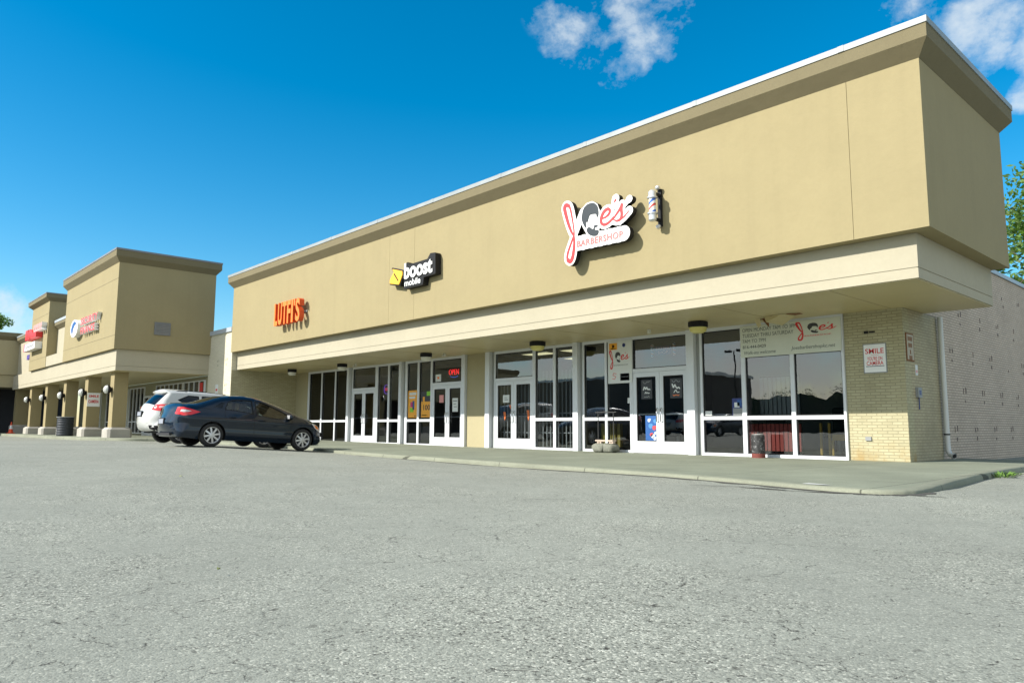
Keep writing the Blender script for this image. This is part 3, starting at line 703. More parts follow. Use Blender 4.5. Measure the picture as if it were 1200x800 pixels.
for mt,dots in ((plain('faded_red_print',(.45,.05,.06),.6),[(-6.33,.80,.065),(-6.43,.62,.05)]),(plain('pale_print',(.45,.5,.55),.6),[(-6.38,.58,.06),(-6.29,.66,.045),(-6.5,1.0,.05),(-6.32,.52,.05)]),(plain('mid_blue_print',(.05,.2,.45),.6),[(-6.45,.85,.07),(-6.3,.98,.06)])):
    for (dx,dz,dr) in dots:
        mb=MB(); field_shape(mb,[((dx,dz),(dx+.03,dz+.02),dr,dr*.6)],[],.012,(0,0),-.0235,.002,0); mb.build('print',mt,r)
r=sheet(-4.0,-3.715,1.09,1.52,Y1,M['navy'],'poster','blue picture poster standing in the left pane of the rightmost window')
bits(r,[(-3.98,-3.73,1.10,1.28,0),(-3.94,-3.8,1.30,1.42,1),(-3.86,-3.74,1.33,1.48,2)],Y1,[M['grey'],M['paper'],M['blue']])
r=sheet(-4.76,-4.57,1.09,1.22,Y1,M['paper'],'notice','small white sheet in the lower left corner of the rightmost window','notice')
# hours banner
r=sheet(-3.68,-1.245,2.49,3.245,-.078,plain('grey_green_banner_vinyl',(.60,.62,.53),.6,var=.08),'banner','long pale banner with opening hours and barber logo across the rightmost window','banner',None)
mb=MB(); y=-.081
text(mb,'OPEN MONDAY 7AM TO 3PM',-3.62,-2.25,3.10,3.19,y,.002); text(mb,'TUESDAY THRU SATURDAY',-3.62,-2.33,2.965,3.055,y,.002); text(mb,'7AM TO 7PM',-3.62,-3.02,2.835,2.92,y,.002)
text(mb,'816-444-0429',-3.62,-3.02,2.70,2.775,y,.002,1); text(mb,'Walk-ins welcome',-3.59,-2.78,2.555,2.635,y,.002,shear=.2); text(mb,'Joesbarbershopkc.net',-2.4,-1.38,2.565,2.67,y,.002,shear=.2)
small_logo(mb,(-1.95,2.93),.47,-.082,2,3,.29); text(mb,'BARBERSHOP',-2.07,-1.46,2.865,2.895,y,.002,2)
mb.build('lettering',[plain('grey_ink',(.11,.13,.115),.6),plain('dark_ink',(.03,.035,.03),.6),M['red'],M['poster_d']],r)

# ------------------------------------------------------------------ wall signs on the stucco
WY=-3.254
# barbershop script sign
org=(-5.6,5.2)
sg=T('barber_sign',"white cloud edged Joe's Barbershop sign with red script and a bearded head",'sign',(-5.6,WY,4.6))
lg=logo_strokes()
body=[]
for s in (J1,J2,J3,EE,SS,S2): body+=strokes(smooth(s),.085)
body+=strokes([(.93,.74),(.9,.6)],.085)+strokes([(1.2,.56),(1.31,.64)],.045)+[((1.31,.64),(1.32,.645),.065,.065)]
band=[]
for i in range(11): 
    t=i/10; p=(-.19+1.32*t,-.085-.02*t); q=(p[0]+.02,p[1]); band.append((p,q,.155+.008*(i%2),.155+.008*(i%2)))
band+=strokes([(-.2,-.085),(1.13,-.105)],.145)
mb=MB(); field_shape(mb,body+band,[OO],.016,org,-3.556,.14,0,1,grow=0.02)
mb.build('backing',[M['white'],M['black']],sg)
mb=MB(); field_shape(mb,lg,[],.009,org,-3.570,.013,0); mb.build('script_lettering',[plain('coral_red_acrylic',(.60,.035,.035),.35)],sg)
mb=MB(); field_shape(mb,[],[smooth(HAIR+[HAIR[0]],1)[:-1],smooth(BEARD+[BEARD[0]],1)[:-1]],.009,org,-3.568,.011,0); mb.build('bearded_head',[plain('charcoal_acrylic',(.012,.018,.022),.4)],sg)
mb=MB(); text(mb,'BARBERSHOP',-5.85,-4.47,5.025,5.185,-3.566,.009,0,bold=.03,spacing=1.1,skew=-.015); mb.build('lettering',[plain('pale_pink_acrylic',(.50,.16,.15),.4)],sg)
mb=MB()
for (x,z) in ((-5.9,5.7),(-5.3,5.6),(-4.7,5.5),(-5.9,5.1),(-5.0,5.1)): mb.box(x-.03,x+.03,-3.417,WY,z-.03,z+.03)
mb.build('bracket',M['black'],sg)
# barber pole on the wall
bp=T('barber_pole','striped barber pole with chrome ends bracketed on the tan wall','barber pole',(-3.64,WY,5.1))
cx,cy=-3.655,-3.56
mb=MB(); mb.lathe((cx,cy,5.20),[(0,.0),(.05,.0),(.085,.03),(.085,.15),(.11,.16),(.11,.19),(.07,.2)],20); mb.lathe((cx,cy,5.70),[(.07,0),(.11,.01),(.11,.04),(.085,.05),(.085,.15),(.05,.19),(0,.2)],20); mb.build('end_cap',M['chrome'],bp)
mb=MB(); mb.cyl((cx,cy,5.39),(cx,cy,5.72),.075,n=20); mb.build('striped_cylinder',stripe_mat('barber_stripe',3.4,(.9,.2,-1.1)),bp)
mb=MB(); mb.box(-3.70,-3.61,-3.31,WY,5.14,5.97); mb.box(-3.685,-3.625,-3.49,-3.31,5.24,5.30); mb.box(-3.685,-3.625,-3.49,-3.31,5.80,5.86); mb.build('backplate',M['black'],bp)
mb=MB(); mb.lathe((-3.655,-3.36,5.99),[(0,-.06),(.05,-.03),(.06,0),(.05,.03),(0,.06)],14); mb.lathe((-3.655,-3.36,5.12),[(0,-.06),(.05,-.03),(.06,0),(.05,.03),(0,.06)],14); mb.build('finial',M['chrome'],bp)
# phone shop sign
sg=T('phone_shop_sign','black and white boost mobile sign with an amber folded logo on the tan wall','sign',(-12.9,WY,5.1))
def btxt(mb,y,d,m,ms,bold):
    text(mb,'boost',-13.12,-11.66,5.33,5.83,y,d,m,ms,bold=bold)
o2=(-13,5.5)
mb=MB(); field_shape(mb,[],[[(-.14,.28),(.0,.34),(.1,.25),(1.05,.27),(1.2,.42),(1.42,.40),(1.44,-.2),(.86,-.22),(.82,-.44),(-.14,-.44)]],.02,o2,-3.47,.2,0,grow=.02); mb.build('backing',M['black'],sg)
mb=MB(); btxt(mb,-3.50,.032,0,1,.032); text(mb,'mobile',-13.09,-12.26,5.10,5.30,-3.495,.026,0,1,bold=.012); mb.build('lettering',[M['white'],M['grey']],sg)
LP=[(-.84,.29),(-.23,.12),(-.22,0),(-.41,-.3),(-.94,-.19),(-.93,-.06),(-.72,.16)]
mb=MB(); field_shape(mb,[],[LP],.02,o2,-3.46,.19,0,grow=.03); mb.build('logo_box',M['black'],sg)
mb=MB(); field_shape(mb,[],[LP],.02,o2,-3.49,.031,0,grow=-.01); mb.build('logo_face',M['yellow'],sg)
mb=MB(); field_shape(mb,strokes([(-.68,.09),(-.46,-.15)],.022),[],.012,o2,-3.497,.008,0); mb.build('logo_slot',M['black'],sg)
# orange channel letters
sg=T('channel_letter_sign',"orange LUTFI'S channel letters standing off the tan wall",'sign',(-20.9,WY,4.7))
wd=[('L',.30),('U',.36),('T',.38),('F',.32),('I',.16),("'",.12),('S',.36)]
x=-21.98; tot=sum(w for _,w in wd); sc=(2.14-.06*5)/tot
for ch,w in wd:
    w*=sc; mb=MB(); z0,z1=(4.74,5.62) if ch!="'" else (5.36,5.62)
    text(mb,ch,x,x+w,z0,z1,-3.60,.20,0,1,bold=.03); mb.build('channel_letter',[M['orange'],M['orangeside']],sg); x+=w+.05
mb=MB(); mb.box(-21.95,-19.85,-3.30,WY,5.10,5.18)
for x in (-21.8,-21.3,-20.8,-20.3,-19.95): mb.box(x,x+.04,-3.40,-3.30,5.12,5.16)
mb.build('raceway',M['grey'],sg)

# ------------------------------------------------------------------ canopy lights
lens=['wht_lens','wht_lens','wht_lens','yel_lens','yel_lens']
lbl=['soffit lamp nearest the left end of the canopy, beside the brick wall','soffit lamp above the post left of the leftmost double door','soffit lamp above the window with the orange posters','yellowed soffit lamp above the barred double door','yellowed soffit lamp above the barber shop door, rightmost of the row']
for i,(x,y) in enumerate(((-24.65,-1.45),(-20.6,-1.3),(-14.72,-1.45),(-9.65,-1.12),(-4.1,-1.25))):
    t=T('soffit_lamp',lbl[i],'lamp',(x,y,3.07),'lamps under the canopy')
    s=1.0 if i<3 else 1.15
    mb=MB(); mb.lathe((x,y,3.16),[(0,0),(.19*s,0),(.205*s,.03),(.205*s,.13),(.18*s,.142),(0,.142)],8); mb.build('lamp_base',M['black'],t)
    mb=MB(); mb.lathe((x,y,3.03),[(0,0),(.10*s,.0),(.165*s,.04),(.185*s,.13)],16); mb.build('lens',M[lens[i]],t)
for i,(x,lb) in enumerate(((-20.15,'small white camera under the soffit beside the leftmost double door'),(-14.35,'small white camera under the soffit beside the cream pilaster'),(-5.75,'small pale camera under the soffit left of the barber shop lamp'))):
    mb=MB(); mb.lathe((x,-.95,3.20),[(0,0),(.035,0),(.05,.03),(.05,.10)],10); mb.cyl((x,-.98,3.23),(x+.08,-1.1,3.20),.026,n=10); single(mb,'security_camera',[M['wht_lens']],(x,-.95,3.20),lb,'camera','cameras under the soffit')

# ------------------------------------------------------------------ pier signs, pipe, street things
t=T('camera_warning_sign',"white SMILE YOU'RE ON CAMERA sign with red letters on the brick pier",'sign',(-.585,-.01,1.97))
mb=MB(); mb.box(-.825,-.345,-.014,-.001,1.965,2.595,1); mb.box(-.805,-.365,-.0165,-.0145,1.985,2.575,0); mb.build('panel',[M['white'],M['grey']],t)
mb=MB(); y=-.019; text(mb,'SMILE',-.775,-.395,2.38,2.49,y,.002,bold=.012); text(mb,"YOU'RE ON",-.74,-.43,2.235,2.315,y,.002,bold=.008); text(mb,'CAMERA',-.755,-.415,2.135,2.22,y,.002,bold=.01); mb.box(-.77,-.4,y,y+.002,2.105,2.118,1); mb.box(-.66,-.5,y,y+.002,2.345,2.35,0); mb.build('lettering',[M['red'],M['poster_d']],t)
mb=MB(); mb.box(-.78,-.70,-.03,.0,2.82,2.87); mb.box(-.68,-.56,-.02,0,2.83,2.86); single(mb,'pipe_stub',[M['black']],(-.68,0,2.82),'short black pipe stubs above the white warning sign on the pier','pipe')
mb=MB(); mb.box(-.86,-.74,-.03,0,.545,.625); single(mb,'outlet_cover',[M['grey']],(-.8,0,.545),'small grey outlet cover low on the brick pier','outlet')
t=T('side_sign','narrow rusty framed sign with stacked brown lettering on the shaded brick side','sign',(.01,.3,2.2))
mb=MB(); mb.box(.001,.016,.10,.52,2.20,2.79,1); mb.box(.0165,.019,.13,.49,2.23,2.76,0); mb.build('panel',[plain('stained_cream_panel',(.42,.37,.28),.7,var=.3,scale=12),M['rust']],t)
mb=MB()
for z,w in ((2.67,.26),(2.53,.22),(2.39,.08),(2.27,.18)): 
    n=4 if w>.1 else 1
    for k in range(n): mb.box(.0195,.021,.31-w/2+k*w/n,.31-w/2+(k+.7)*w/n,z-.045,z+.045)
mb.build('lettering',M['rust'],t)
mb=MB(); mb.box(.001,.012,.55,.68,1.92,2.14,0); mb.box(.0125,.014,.57,.66,1.97,2.03,1); single(mb,'small_notice',[M['paper'],M['pink']],(0,.6,1.92),'small pale notice on the brick side beneath the rusty sign','notice')
mb=MB(); mb.box(.001,.06,.5,.72,1.45,1.66,0); mb.box(.061,.066,.56,.66,1.5,1.6,1); mb.tube([(.03,.6,1.45),(.03,.6,1.2)],.012,6,1); single(mb,'electric_box',[M['grey'],M['navy']],(.03,.6,1.2),'grey electric box low on the shaded brick side beside the downspout','electric box')
t=T('downspout','white round downspout with an elbow at the foot of the brick side wall','downspout',(.10,2.0,.12))
mb=MB(); px,py=.085,2.02
mb.tube([(px,py,3.30),(px,py,1.5),(px,py,.42),(px+.01,py-.02,.32),(px+.05,py-.05,.235),(px+.15,py-.11,.205)],.054,14); mb.build('pipe',M['pvc'],t)
mb=MB(); mb.lathe((px,py,.66),[(.055,0),(.063,.0),(.063,.03),(.055,.03)],14); mb.build('strap',M['black'],t)
d=Vector((.13,-.07,-.035)).normalized(); e=Vector((px+.15,py-.11,.205)); 
mb=MB(); mb.cyl(e-d*.04,e+d*.01,.064,n=14,caps=False); mb.cyl(e+d*.002,e+d*.004,.05,n=14,m=1); mb.build('outlet',[M['pvc'],M['rubber']],t)
# ash bin
spk,nt,b=newmat('speckled_black_stone')
sp=ramp(nt,noise(nt,16,4,.7),[(.45,.018),(.58,.05),(.68,.35)]); L(nt,sp,b.inputs['Base Color']); b.inputs['Roughness'].default_value=.6
t=T('ash_bin','black speckled ash bin with a reddish foot beside the rightmost window','bin',(-3.1,-.45,.12))
mb=MB(); mb.lathe((-3.1,-.45,.12),[(.143,.1),(.15,.11),(.15,.5),(.135,.53),(.12,.5)],20); mb.build('barrel',spk,t)
mb=MB(); mb.lathe((-3.1,-.45,.12),[(0,.0),(.15,.0),(.152,.1),(.14,.105)],20); mb.build('foot',plain('rusty_red_base',(.16,.04,.03),.8,var=.4,scale=14),t)
mb=MB(); mb.lathe((-3.1,-.45,.61),[(.0,.03),(.13,.03),(.134,.045),(.0,.06)],18); mb.build('sand_tray',plain('grey_sand',(.42,.42,.4),.95,var=.3,scale=60),t)
# weighted sign stand
t=T('sign_stand','empty metal sign stand weighted with grey stones before the poster window','sign stand',(-7.65,-.42,.12))
mb=MB()
for x in (-7.95,-7.40): mb.tube([(x,-.42,.3),(x,-.42,1.22)],.014,8)
mb.tube([(-8.05,-.42,1.22),(-7.3,-.42,1.22)],.014,8); mb.tube([(-7.95,-.42,.62),(-7.95,-.42,.62001)],.01,6); mb.build('frame',plain('dark_tube',(.03,.03,.03),.5),t)
mb=MB(); mb.box(-7.98,-7.36,-.52,-.36,.425,.462); mb.build('board',M['wood'],t)
for x in (-7.93,-7.84,-7.5,-7.42):
    mb=MB(); mb.box(x,x+.06,-.50,-.40,.37,.424); mb.build('spacer',M['wood'],t)
def rock(c,sx,sy,sz,seed):
    rng=random.Random(seed); mb=MB(); n,mr=14,8; vs=[]
    ph=[rng.uniform(0,6) for _ in range(6)]
    for i in range(mr+1):
        a=-math.pi/2+math.pi*i/mr
        for j in range(n):
            b=2*math.pi*j/n; w=1+.13*math.sin(3*b+ph[0]+a*2)+.10*math.sin(5*b+ph[1])+.07*math.cos(4*a+ph[2]+2*b)
            sq=lambda v:math.copysign(abs(v)**.7,v)
            vs.append((c[0]+sx*sq(math.cos(a)*math.cos(b))*w,c[1]+sy*sq(math.cos(a)*math.sin(b))*w,max(.121,c[2]+sz*sq(math.sin(a))*w)))
    mb.add(vs,[(i*n+j,i*n+(j+1)%n,(i+1)*n+(j+1)%n,(i+1)*n+j) for i in range(mr) for j in range(n)],0,True); return mb
stone=plain('grey_bag',(.17,.175,.14),.9,var=.5,scale=16,bmp=.5,bscale=30)
rock((-7.86,-.45,.24),.22,.17,.13,1).build('weight',stone,t); rock((-7.50,-.45,.235),.21,.17,.125,2).build('weight',stone,t)
# weeds along the curb and loose leaves on the asphalt
mb=MB(); z=wz(1.4)+.006
mb.add([(1.30,-7.38,z),(1.62,-7.44,z+.004),(1.66,-7.33,z),(1.34,-7.27,z+.006)],[(0,1,2,3)]); single(mb,'paper_scrap',[M['grey'] if False else plain('dull_paper',(.42,.43,.40),.8)],(1.48,-7.36,z),'white paper scrap lying near the rounded sidewalk corner','litter')
leafm=plain('weed_leaf',(.10,.19,.03),.6,var=.4,scale=20)
for i,(x,y,r,h,n,lb) in enumerate(((2.20,-2.45,.16,.11,80,'larger green weed clump growing at the foot of the side curb'),(2.16,-1.75,.13,.08,50,'small low weed growing farther back along the side curb'))):
    rng=random.Random(20+i); mb=MB(); z=gz(x,y)
    for k in range(n):
        a=rng.uniform(0,6.28); q=rng.random()**.5*r; bx,by=x+math.cos(a)*q*.8,y+math.sin(a)*q*1.5; hh=h*rng.uniform(.3,1)
        lx,ly=math.cos(a)*.07*rng.uniform(.4,1.3),math.sin(a)*.07*rng.uniform(.4,1.3); w=.02
        mb.add([(bx,by,z),(bx+lx*.6-ly*w*9,by+ly*.6+lx*w*9,z+hh*.7),(bx+lx*1.5,by+ly*1.5,z+hh),(bx+lx*.6+ly*w*9,by+ly*.6-lx*w*9,z+hh*.72)],[(0,1,2,3)],0,True)
    single(mb,'weed',[leafm],(x,y,z),lb,'weed')
lm=plain('dry_yellow_leaf',(.19,.22,.05),.7)
for x,y,lb in ((-4.44,-12.8,'single yellow green leaf lying on the asphalt toward the parked cars'),(1.9,-14.75,'single yellowish leaf lying on the asphalt at lower left')):
    z=gz(x,y)+.02; mb=MB(); s=.05 if x<0 else .02
    mb.add([(x-s,y,z+.01),(x,y-s*.4,z),(x+s,y,z+.014),(x,y+s*.4,z)],[(0,1,2,3)]); single(mb,'fallen_leaf',[lm],(x,y,z),lb,'leaf')

# ------------------------------------------------------------------ LEFT BUILDING
lb=T('arcade_building','tan stucco arcade building with square columns and stepped sign towers behind the parked cars','building',(-40,-5,.28))
LX=-29.6; FY=-7.36
A=(-39.3,LX,FY,-3.1); ZB2,ZT2=4.16,8.0
mb=MB(); mb.box(*A,ZB2,ZT2); sa=mb.build('sign_tower',M['tan'],lb)
mb=MB()
for z in (4.75,7.28): mb.box(A[0],A[1]+.004,FY-.004,FY+.02,z,z+.018)
mb.build('reveal_line',M['tan_trim'],sa)
cornice(A,ZT2,lb,.60,.19,.08,capm='darkcap')
C=(-48.4,-43.6,FY,-3.4)
mb=MB(); mb.box(*C,ZB2,ZT2); sc_=mb.build('sign_tower',M['tan'],lb)
mb=MB()
for z in (4.75,7.28): mb.box(C[0],C[1]+.004,FY-.004,FY+.02,z,z+.018)
mb.build('reveal_line',M['tan_trim'],sc_)
cornice(C,ZT2,lb,.46,.24,.06,capm='darkcap')
B=(-43.6,-39.3,FY+.5,-3.5)
mb=MB(); mb.box(B[0]+.01,B[1]-.01,B[2],B[3],ZB2+.01,6.35); mb.box(B[0]+.01,B[1]-.01,FY+.02,B[2],ZB2+.01,4.75); mb.build('recessed_panel',M['cream'],lb)
cornice((B[0]+.28,B[1]-.28,B[2],B[3]),6.35,lb,.5,.2,.14,capm='greycap')
D=(-54.4,-48.4,FY+.35,-3.5)
mb=MB(); mb.box(D[0],D[1]-.01,D[2],D[3],ZB2+.01,6.35); mb.build('recessed_panel',M['cream'],lb)
cornice((D[0]+.25,D[1]-.28,D[2],D[3]),6.35,lb,.5,.2,.1,capm='cap')
# lower band and soffit
mb=MB()
def band(z0,z1,i=0): mb.box(-54.4,LX-.12-i,FY+.14+i,-3.11,z0,z1)
band(3.22,3.42); band(3.415,3.44,.02); band(3.435,ZB2-.004); mb.build('canopy_band',M['cream'],lb)
mb=MB(); mb.box(-54.4,LX-.15,FY+.17,-3.12,3.205,3.219); mb.build('soffit',M['soffit'],lb)
# columns with pedestals
COLX=[-30.61,-35.15,-39.72,-44.38,-48.95]
cm=stucco('column_stucco',(.296,.245,.130)); 
for x in COLX:
    mb=MB(); mb.box(x-.60,x,-7.0,-6.42,.6,3.204); c=mb.build('column',cm,lb)
    mb=MB(); mb.bbox(x-.80,x+.28,-7.2,-6.2,.1,.74,.10); mb.build('pedestal',M['pedestal'],c)
# storefront behind the columns (back wall of the arcade)
mb=MB(); mb.box(-54.4,-29.76,-3.1,-2.9,0,3.204); bw=mb.build('arcade_wall',stucco('arcade_back_wall',(.30,.29,.2)),lb)
def lwin(x0,x1,n,z0=.38,z1=3.02,mid=1.02):
    mb=MB(); w=(x1-x0)/n
    for i in range(n+1): mb.box(x0+i*w-.04,x0+i*w+.04,-3.17,-3.10,z0,z1)
    for z in (z0,mid,z1-.06): 
        for i in range(n): mb.box(x0+i*w+.04,x0+(i+1)*w-.04,-3.167,-3.103,z,z+.06)
    f=mb.build('window',M['alu'],lb)
    mb=MB(); mb.box(x0+.04,x1-.04,-3.125,-3.101,z0+.03,z1-.03); mb.build('pane',[plain('dark_shop_glass',(.012,.013,.015),.06,spec=.6)],f)
for a,b,n in ((-33.1,-30.3,4),(-37.4,-33.3,6),(-42.2,-39.5,4),(-47.2,-42.6,6),(-52.6,-48.6,5)): lwin(a,b,n)
# double door of the arcade shop between the two rightmost columns
mb=MB(); 
for x in (-39.35,-38.5,-37.62): mb.box(x-.06,x+.06,-3.2,-3.10,.28,2.5)
for a,b in ((-39.29,-38.56),(-38.44,-37.68)): mb.box(a,b,-3.19,-3.11,2.38,2.5); mb.box(a,b,-3.19,-3.11,.28,.5)
dd=mb.build('door',M['alu'],lb); mb=MB(); mb.box(-39.29,-37.68,-3.14,-3.101,.5,2.38); mb.build('pane',plain('dark_door_glass',(.012,.013,.015),.06,spec=.6),dd)
mb=MB(); mb.box(-31.05,-30.55,-3.135,-3.128,2.45,2.9); single(mb,'window_sign',[M['red']],(-30.8,-3.13,2.45),'red square sign in the arcade window above the white car','sign')
# wall vent on the shaded side
t=T('wall_vent','grey louvred vent on the shaded side of the arcade building','vent',(LX+.02,-5.42,4.9))
mb=MB(); mb.box(LX,LX+.05,-5.76,-5.07,4.90,5.48,0)
for k in range(7): 
    z=4.95+k*.07; mb.add([(LX+.052,-5.70,z),(LX+.052,-5.13,z),(LX+.075,-5.13,z+.035),(LX+.075,-5.70,z+.035)],[(0,1,2,3)],1)
mb.build('louvre',[plain('grey_vent_paint',(.16,.165,.17),.5),plain('grey_vent_slat',(.22,.225,.235),.5)],t)
# notice on the wing wall
mb=MB(); mb.box(-28.75,-28.45,-3.212,-3.2005,2.25,2.72,0); mb.box(-28.70,-28.50,-3.214,-3.2122,2.42,2.52,1); single(mb,'wall_notice',[M['paper'],M['red']],(-28.6,-3.21,2.25),'small white and red notice on the brick wing wall above the cars','notice')
# signs on the arcade building
t=T('finance_sign','red two row SECURITY FINANCE letters with a white and blue oval on the arcade tower','sign',(-34,FY,5.2))
mb=MB(); ov=[(-36.0+.72*math.cos(a)*1.0,5.62+.44*math.sin(a)) for a in np.linspace(0,2*math.pi,33)[:-1]]
mb.prism(ov,-7.62,-7.37,'y'); fixn(mb.build('oval_cabinet',M['white'],t))
mb=MB(); mb.prism([(-36.55,5.62),(-36.3,5.9),(-35.9,5.98),(-35.55,5.85),(-35.9,5.75),(-36.15,5.6),(-36.2,5.4),(-36.45,5.42)],-7.632,-7.6205,'y'); fixn(mb.build('oval_emblem',M['blue'],t))
mb=MB(); text(mb,'SECURITY',-34.95,-31.9,5.68,6.02,-7.56,.18,0,1,bold=.02); text(mb,'FINANCE',-34.9,-32.3,5.22,5.56,-7.56,.18,0,1,bold=.02); mb.build('lettering',[M['red'],M['white']],t)
t=T('red_shop_sign','bold red and white shop sign above a white cabinet on the farther tower','sign',(-46,FY,5.3))
mb=MB(); mb.prism([(-48.1,6.0),(-48.1,6.62),(-47.3,6.62),(-47.3,6.38),(-46.9,6.62),(-46.3,6.5),(-45.9,6.3),(-44.9,6.3),(-44.9,6.0),(-46.4,6.0),(-46.6,6.15),(-46.9,6.0)],-7.72,-7.37,'y'); fixn(mb.build('emblem',M['red'],t))
mb=MB()
for k in range(5): 
    x=-46.2+k*.5; mb.prism([(x,6.34),(x,6.78),(x+.36,6.78),(x+.36,6.6),(x+.2,6.5),(x+.36,6.34)],-7.64,-7.37,'y',0,1)
fixn(mb.build('letter_shape',[M['pink'],M['white']],t))
mb=MB(); mb.box(-47.9,-44.9,-7.74,-7.37,5.32,5.74); mb.box(-47.5,-45.3,-7.745,-7.7402,5.48,5.58,1); mb.build('cabinet',[M['white'],M['grey']],t)
mb=MB(); mb.box(-50.0,-48.7,-7.45,-7.02,5.46,5.92,0); mb.box(-49.7,-49.2,-7.455,-7.4502,5.56,5.82,1); single(mb,'cabinet_sign',[M['magenta'],M['pink']],(-49.3,-7.2,5.46),'magenta box sign at the far end of the arcade building','sign')
mb=MB(); 
for k in range(3): mb.box(-50.0+k*.45,-49.65+k*.45,-7.25,-7.02,4.98+.03*k,5.28)
single(mb,'channel_letter_sign',[M['purple']],(-49.4,-7.1,4.98),'small purple sign below the magenta box sign','sign')
# globe lamps on the columns
gl=plain('white_globe',(.50,.51,.47),.3,var=.05)
for i,x in enumerate(COLX):
    n=['on the nearest arcade column','on the arcade column with the warning sign','on the middle arcade column behind the barrel','on the fourth arcade column','on the farthest front column of the arcade'][i]
    z=2.42; y=-7.0
    t=T('wall_lamp','white globe lamp with a black back '+n,'lamp',(x-.3,y,z-.25),'globe lamps on the arcade columns')
    mb=MB(); mb.lathe((x-.3,y-.20,z),[(0,-.15),(.10,-.13),(.17,-.07),(.195,.0)],18,'y'); mb.build('globe',gl,t)
    mb=MB(); mb.lathe((x-.3,y-.20,z),[(.197,-.005),(.215,.0),(.20,.08),(.12,.15),(.08,.198),(0,.198)],18,'y'); mb.build('lamp_back',M['black'],t)
t=T('camera_warning_sign','white warning sign with two red text rows on the second arcade column','sign',(-35.13,-6.72,1.9))
mb=MB(); mb.box(-35.149,-35.13,-7.0,-6.44,1.75,2.42); mb.build('panel',M['white'],t)
mb=MB(); text(mb,'SMILE',-6.94,-6.50,2.2,2.32,-35.126,.003,0,axis='x',bold=.03); text(mb,'CAMERA',-6.95,-6.49,1.92,2.08,-35.126,.003,0,axis='x',bold=.03); mb.build('lettering',M['red'],t)
# barrel, cone, blue box
t=T('trash_barrel','dark ribbed trash barrel beside the middle arcade column','trash can',(-37.9,-7.3,.28))
pr=[(0,.0),(.36,.0)]+[(.37+.012*(k%2),.02+.9*k/14) for k in range(15)]+[(.40,.93),(.41,.98),(.36,.98),(.33,.85),(0,.85)]
mb=MB(); mb.lathe((-37.9,-7.3,.28),pr,24); mb.build('barrel',plain('dark_blue_grey_plastic',(.03,.035,.042),.5),t)
mb=MB(); mb.lathe((-37.9,-7.3,1.23),[(.385,.0),(.415,.0),(.42,.03),(.385,.035)],24); mb.build('rim',M['grey'],t)
t=T('traffic_cone','orange traffic cone with a white collar at the far end of the arcade walk','traffic cone',(-53.2,-7.3,.29))
cx,cy=-53.2,-7.3
mb=MB(); mb.lathe((cx,cy,.33),[(.15,0),(.105,.25),(.06,.5),(.03,.72),(0,.73)],16,ms=[0,1,0,0]); mb.build('cone',[plain('orange_plastic',(.80,.09,.02),.5),M['white']],t)
mb=MB(); mb.bbox(cx-.22,cx+.22,cy-.22,cy+.22,.29,.335,.015); mb.build('base',plain('orange_rubber',(.7,.08,.02),.6),t)
t=T('newspaper_box','small blue newspaper box behind the barrel under the arcade','newspaper box',(-39.6,-4.6,.28))
mb=MB(); mb.bbox(-39.8,-39.4,-4.8,-4.4,.62,1.1,.03); mb.build('cabinet',M['blue'],t)
mb=MB(); mb.box(-39.65,-39.55,-4.65,-4.55,.28,.619); mb.build('leg',M['black'],t)

# ------------------------------------------------------------------ FAR WING (faces the camera's right)
fw=T('far_wing_building','shaded far building closing the lot with dark cornice and covered entrance','building',(-60,-14,.28))
W=(-68,-54.6,-40,-2.9)
mb=MB(); mb.box(W[0],W[1],W[2],W[3],4.25,6.62); mb.build('sign_wall',M['pilaster'],fw)
mb=MB(); ring(mb,W,[(.002,6.6),(.22,6.86),(.22,7.12),(0,7.15)],0); mb.build('cornice',M['tan_trim'],fw)
mb=MB(); mb.box(W[0],W[1]-.08,W[2],-2.9,3.4,4.245); mb.build('canopy_band',M['pilaster'],fw)
mb=MB(); mb.box(W[0],W[1]-3.4,W[2],-2.9,0,3.39); mb.build('entrance_wall',M['int_dark'],fw)
for y in (-6.9,-12.2,-17.5,-22.8,-28.1):
    mb=MB(); mb.box(-55.4,-54.8,y,y+.75,.6,3.39); c=mb.build('column',cm,fw); mb=MB(); mb.bbox(-55.6,-54.55,y-.2,y+.95,.1,.85,.08); mb.build('pedestal',M['pedestal'],c)
mb=MB()
for y in (-9.4,-11.0,-13.2): mb.box(-57.99,-57.9,y-.05,y+.05,.3,3.0)
for a,b in ((-13.15,-11.05),(-10.95,-9.45)): 
    for z in (.3,1.05,2.35): mb.box(-57.985,-57.91,a,b,z,z+.1)
f=mb.build('window',M['alu'],fw); mb=MB(); mb.box(-57.995,-57.95,-13.1,-9.4,.4,2.4); mb.build('pane',plain('black_glass',(.01,.01,.012),.06,spec=.6),f)
mb=MB()
for k in range(3): mb.box(-57.995,-57.93,-13.0,-9.2,2.50+k*.22,2.62+k*.22)
mb.build('slat_panel',M['wood'],fw)

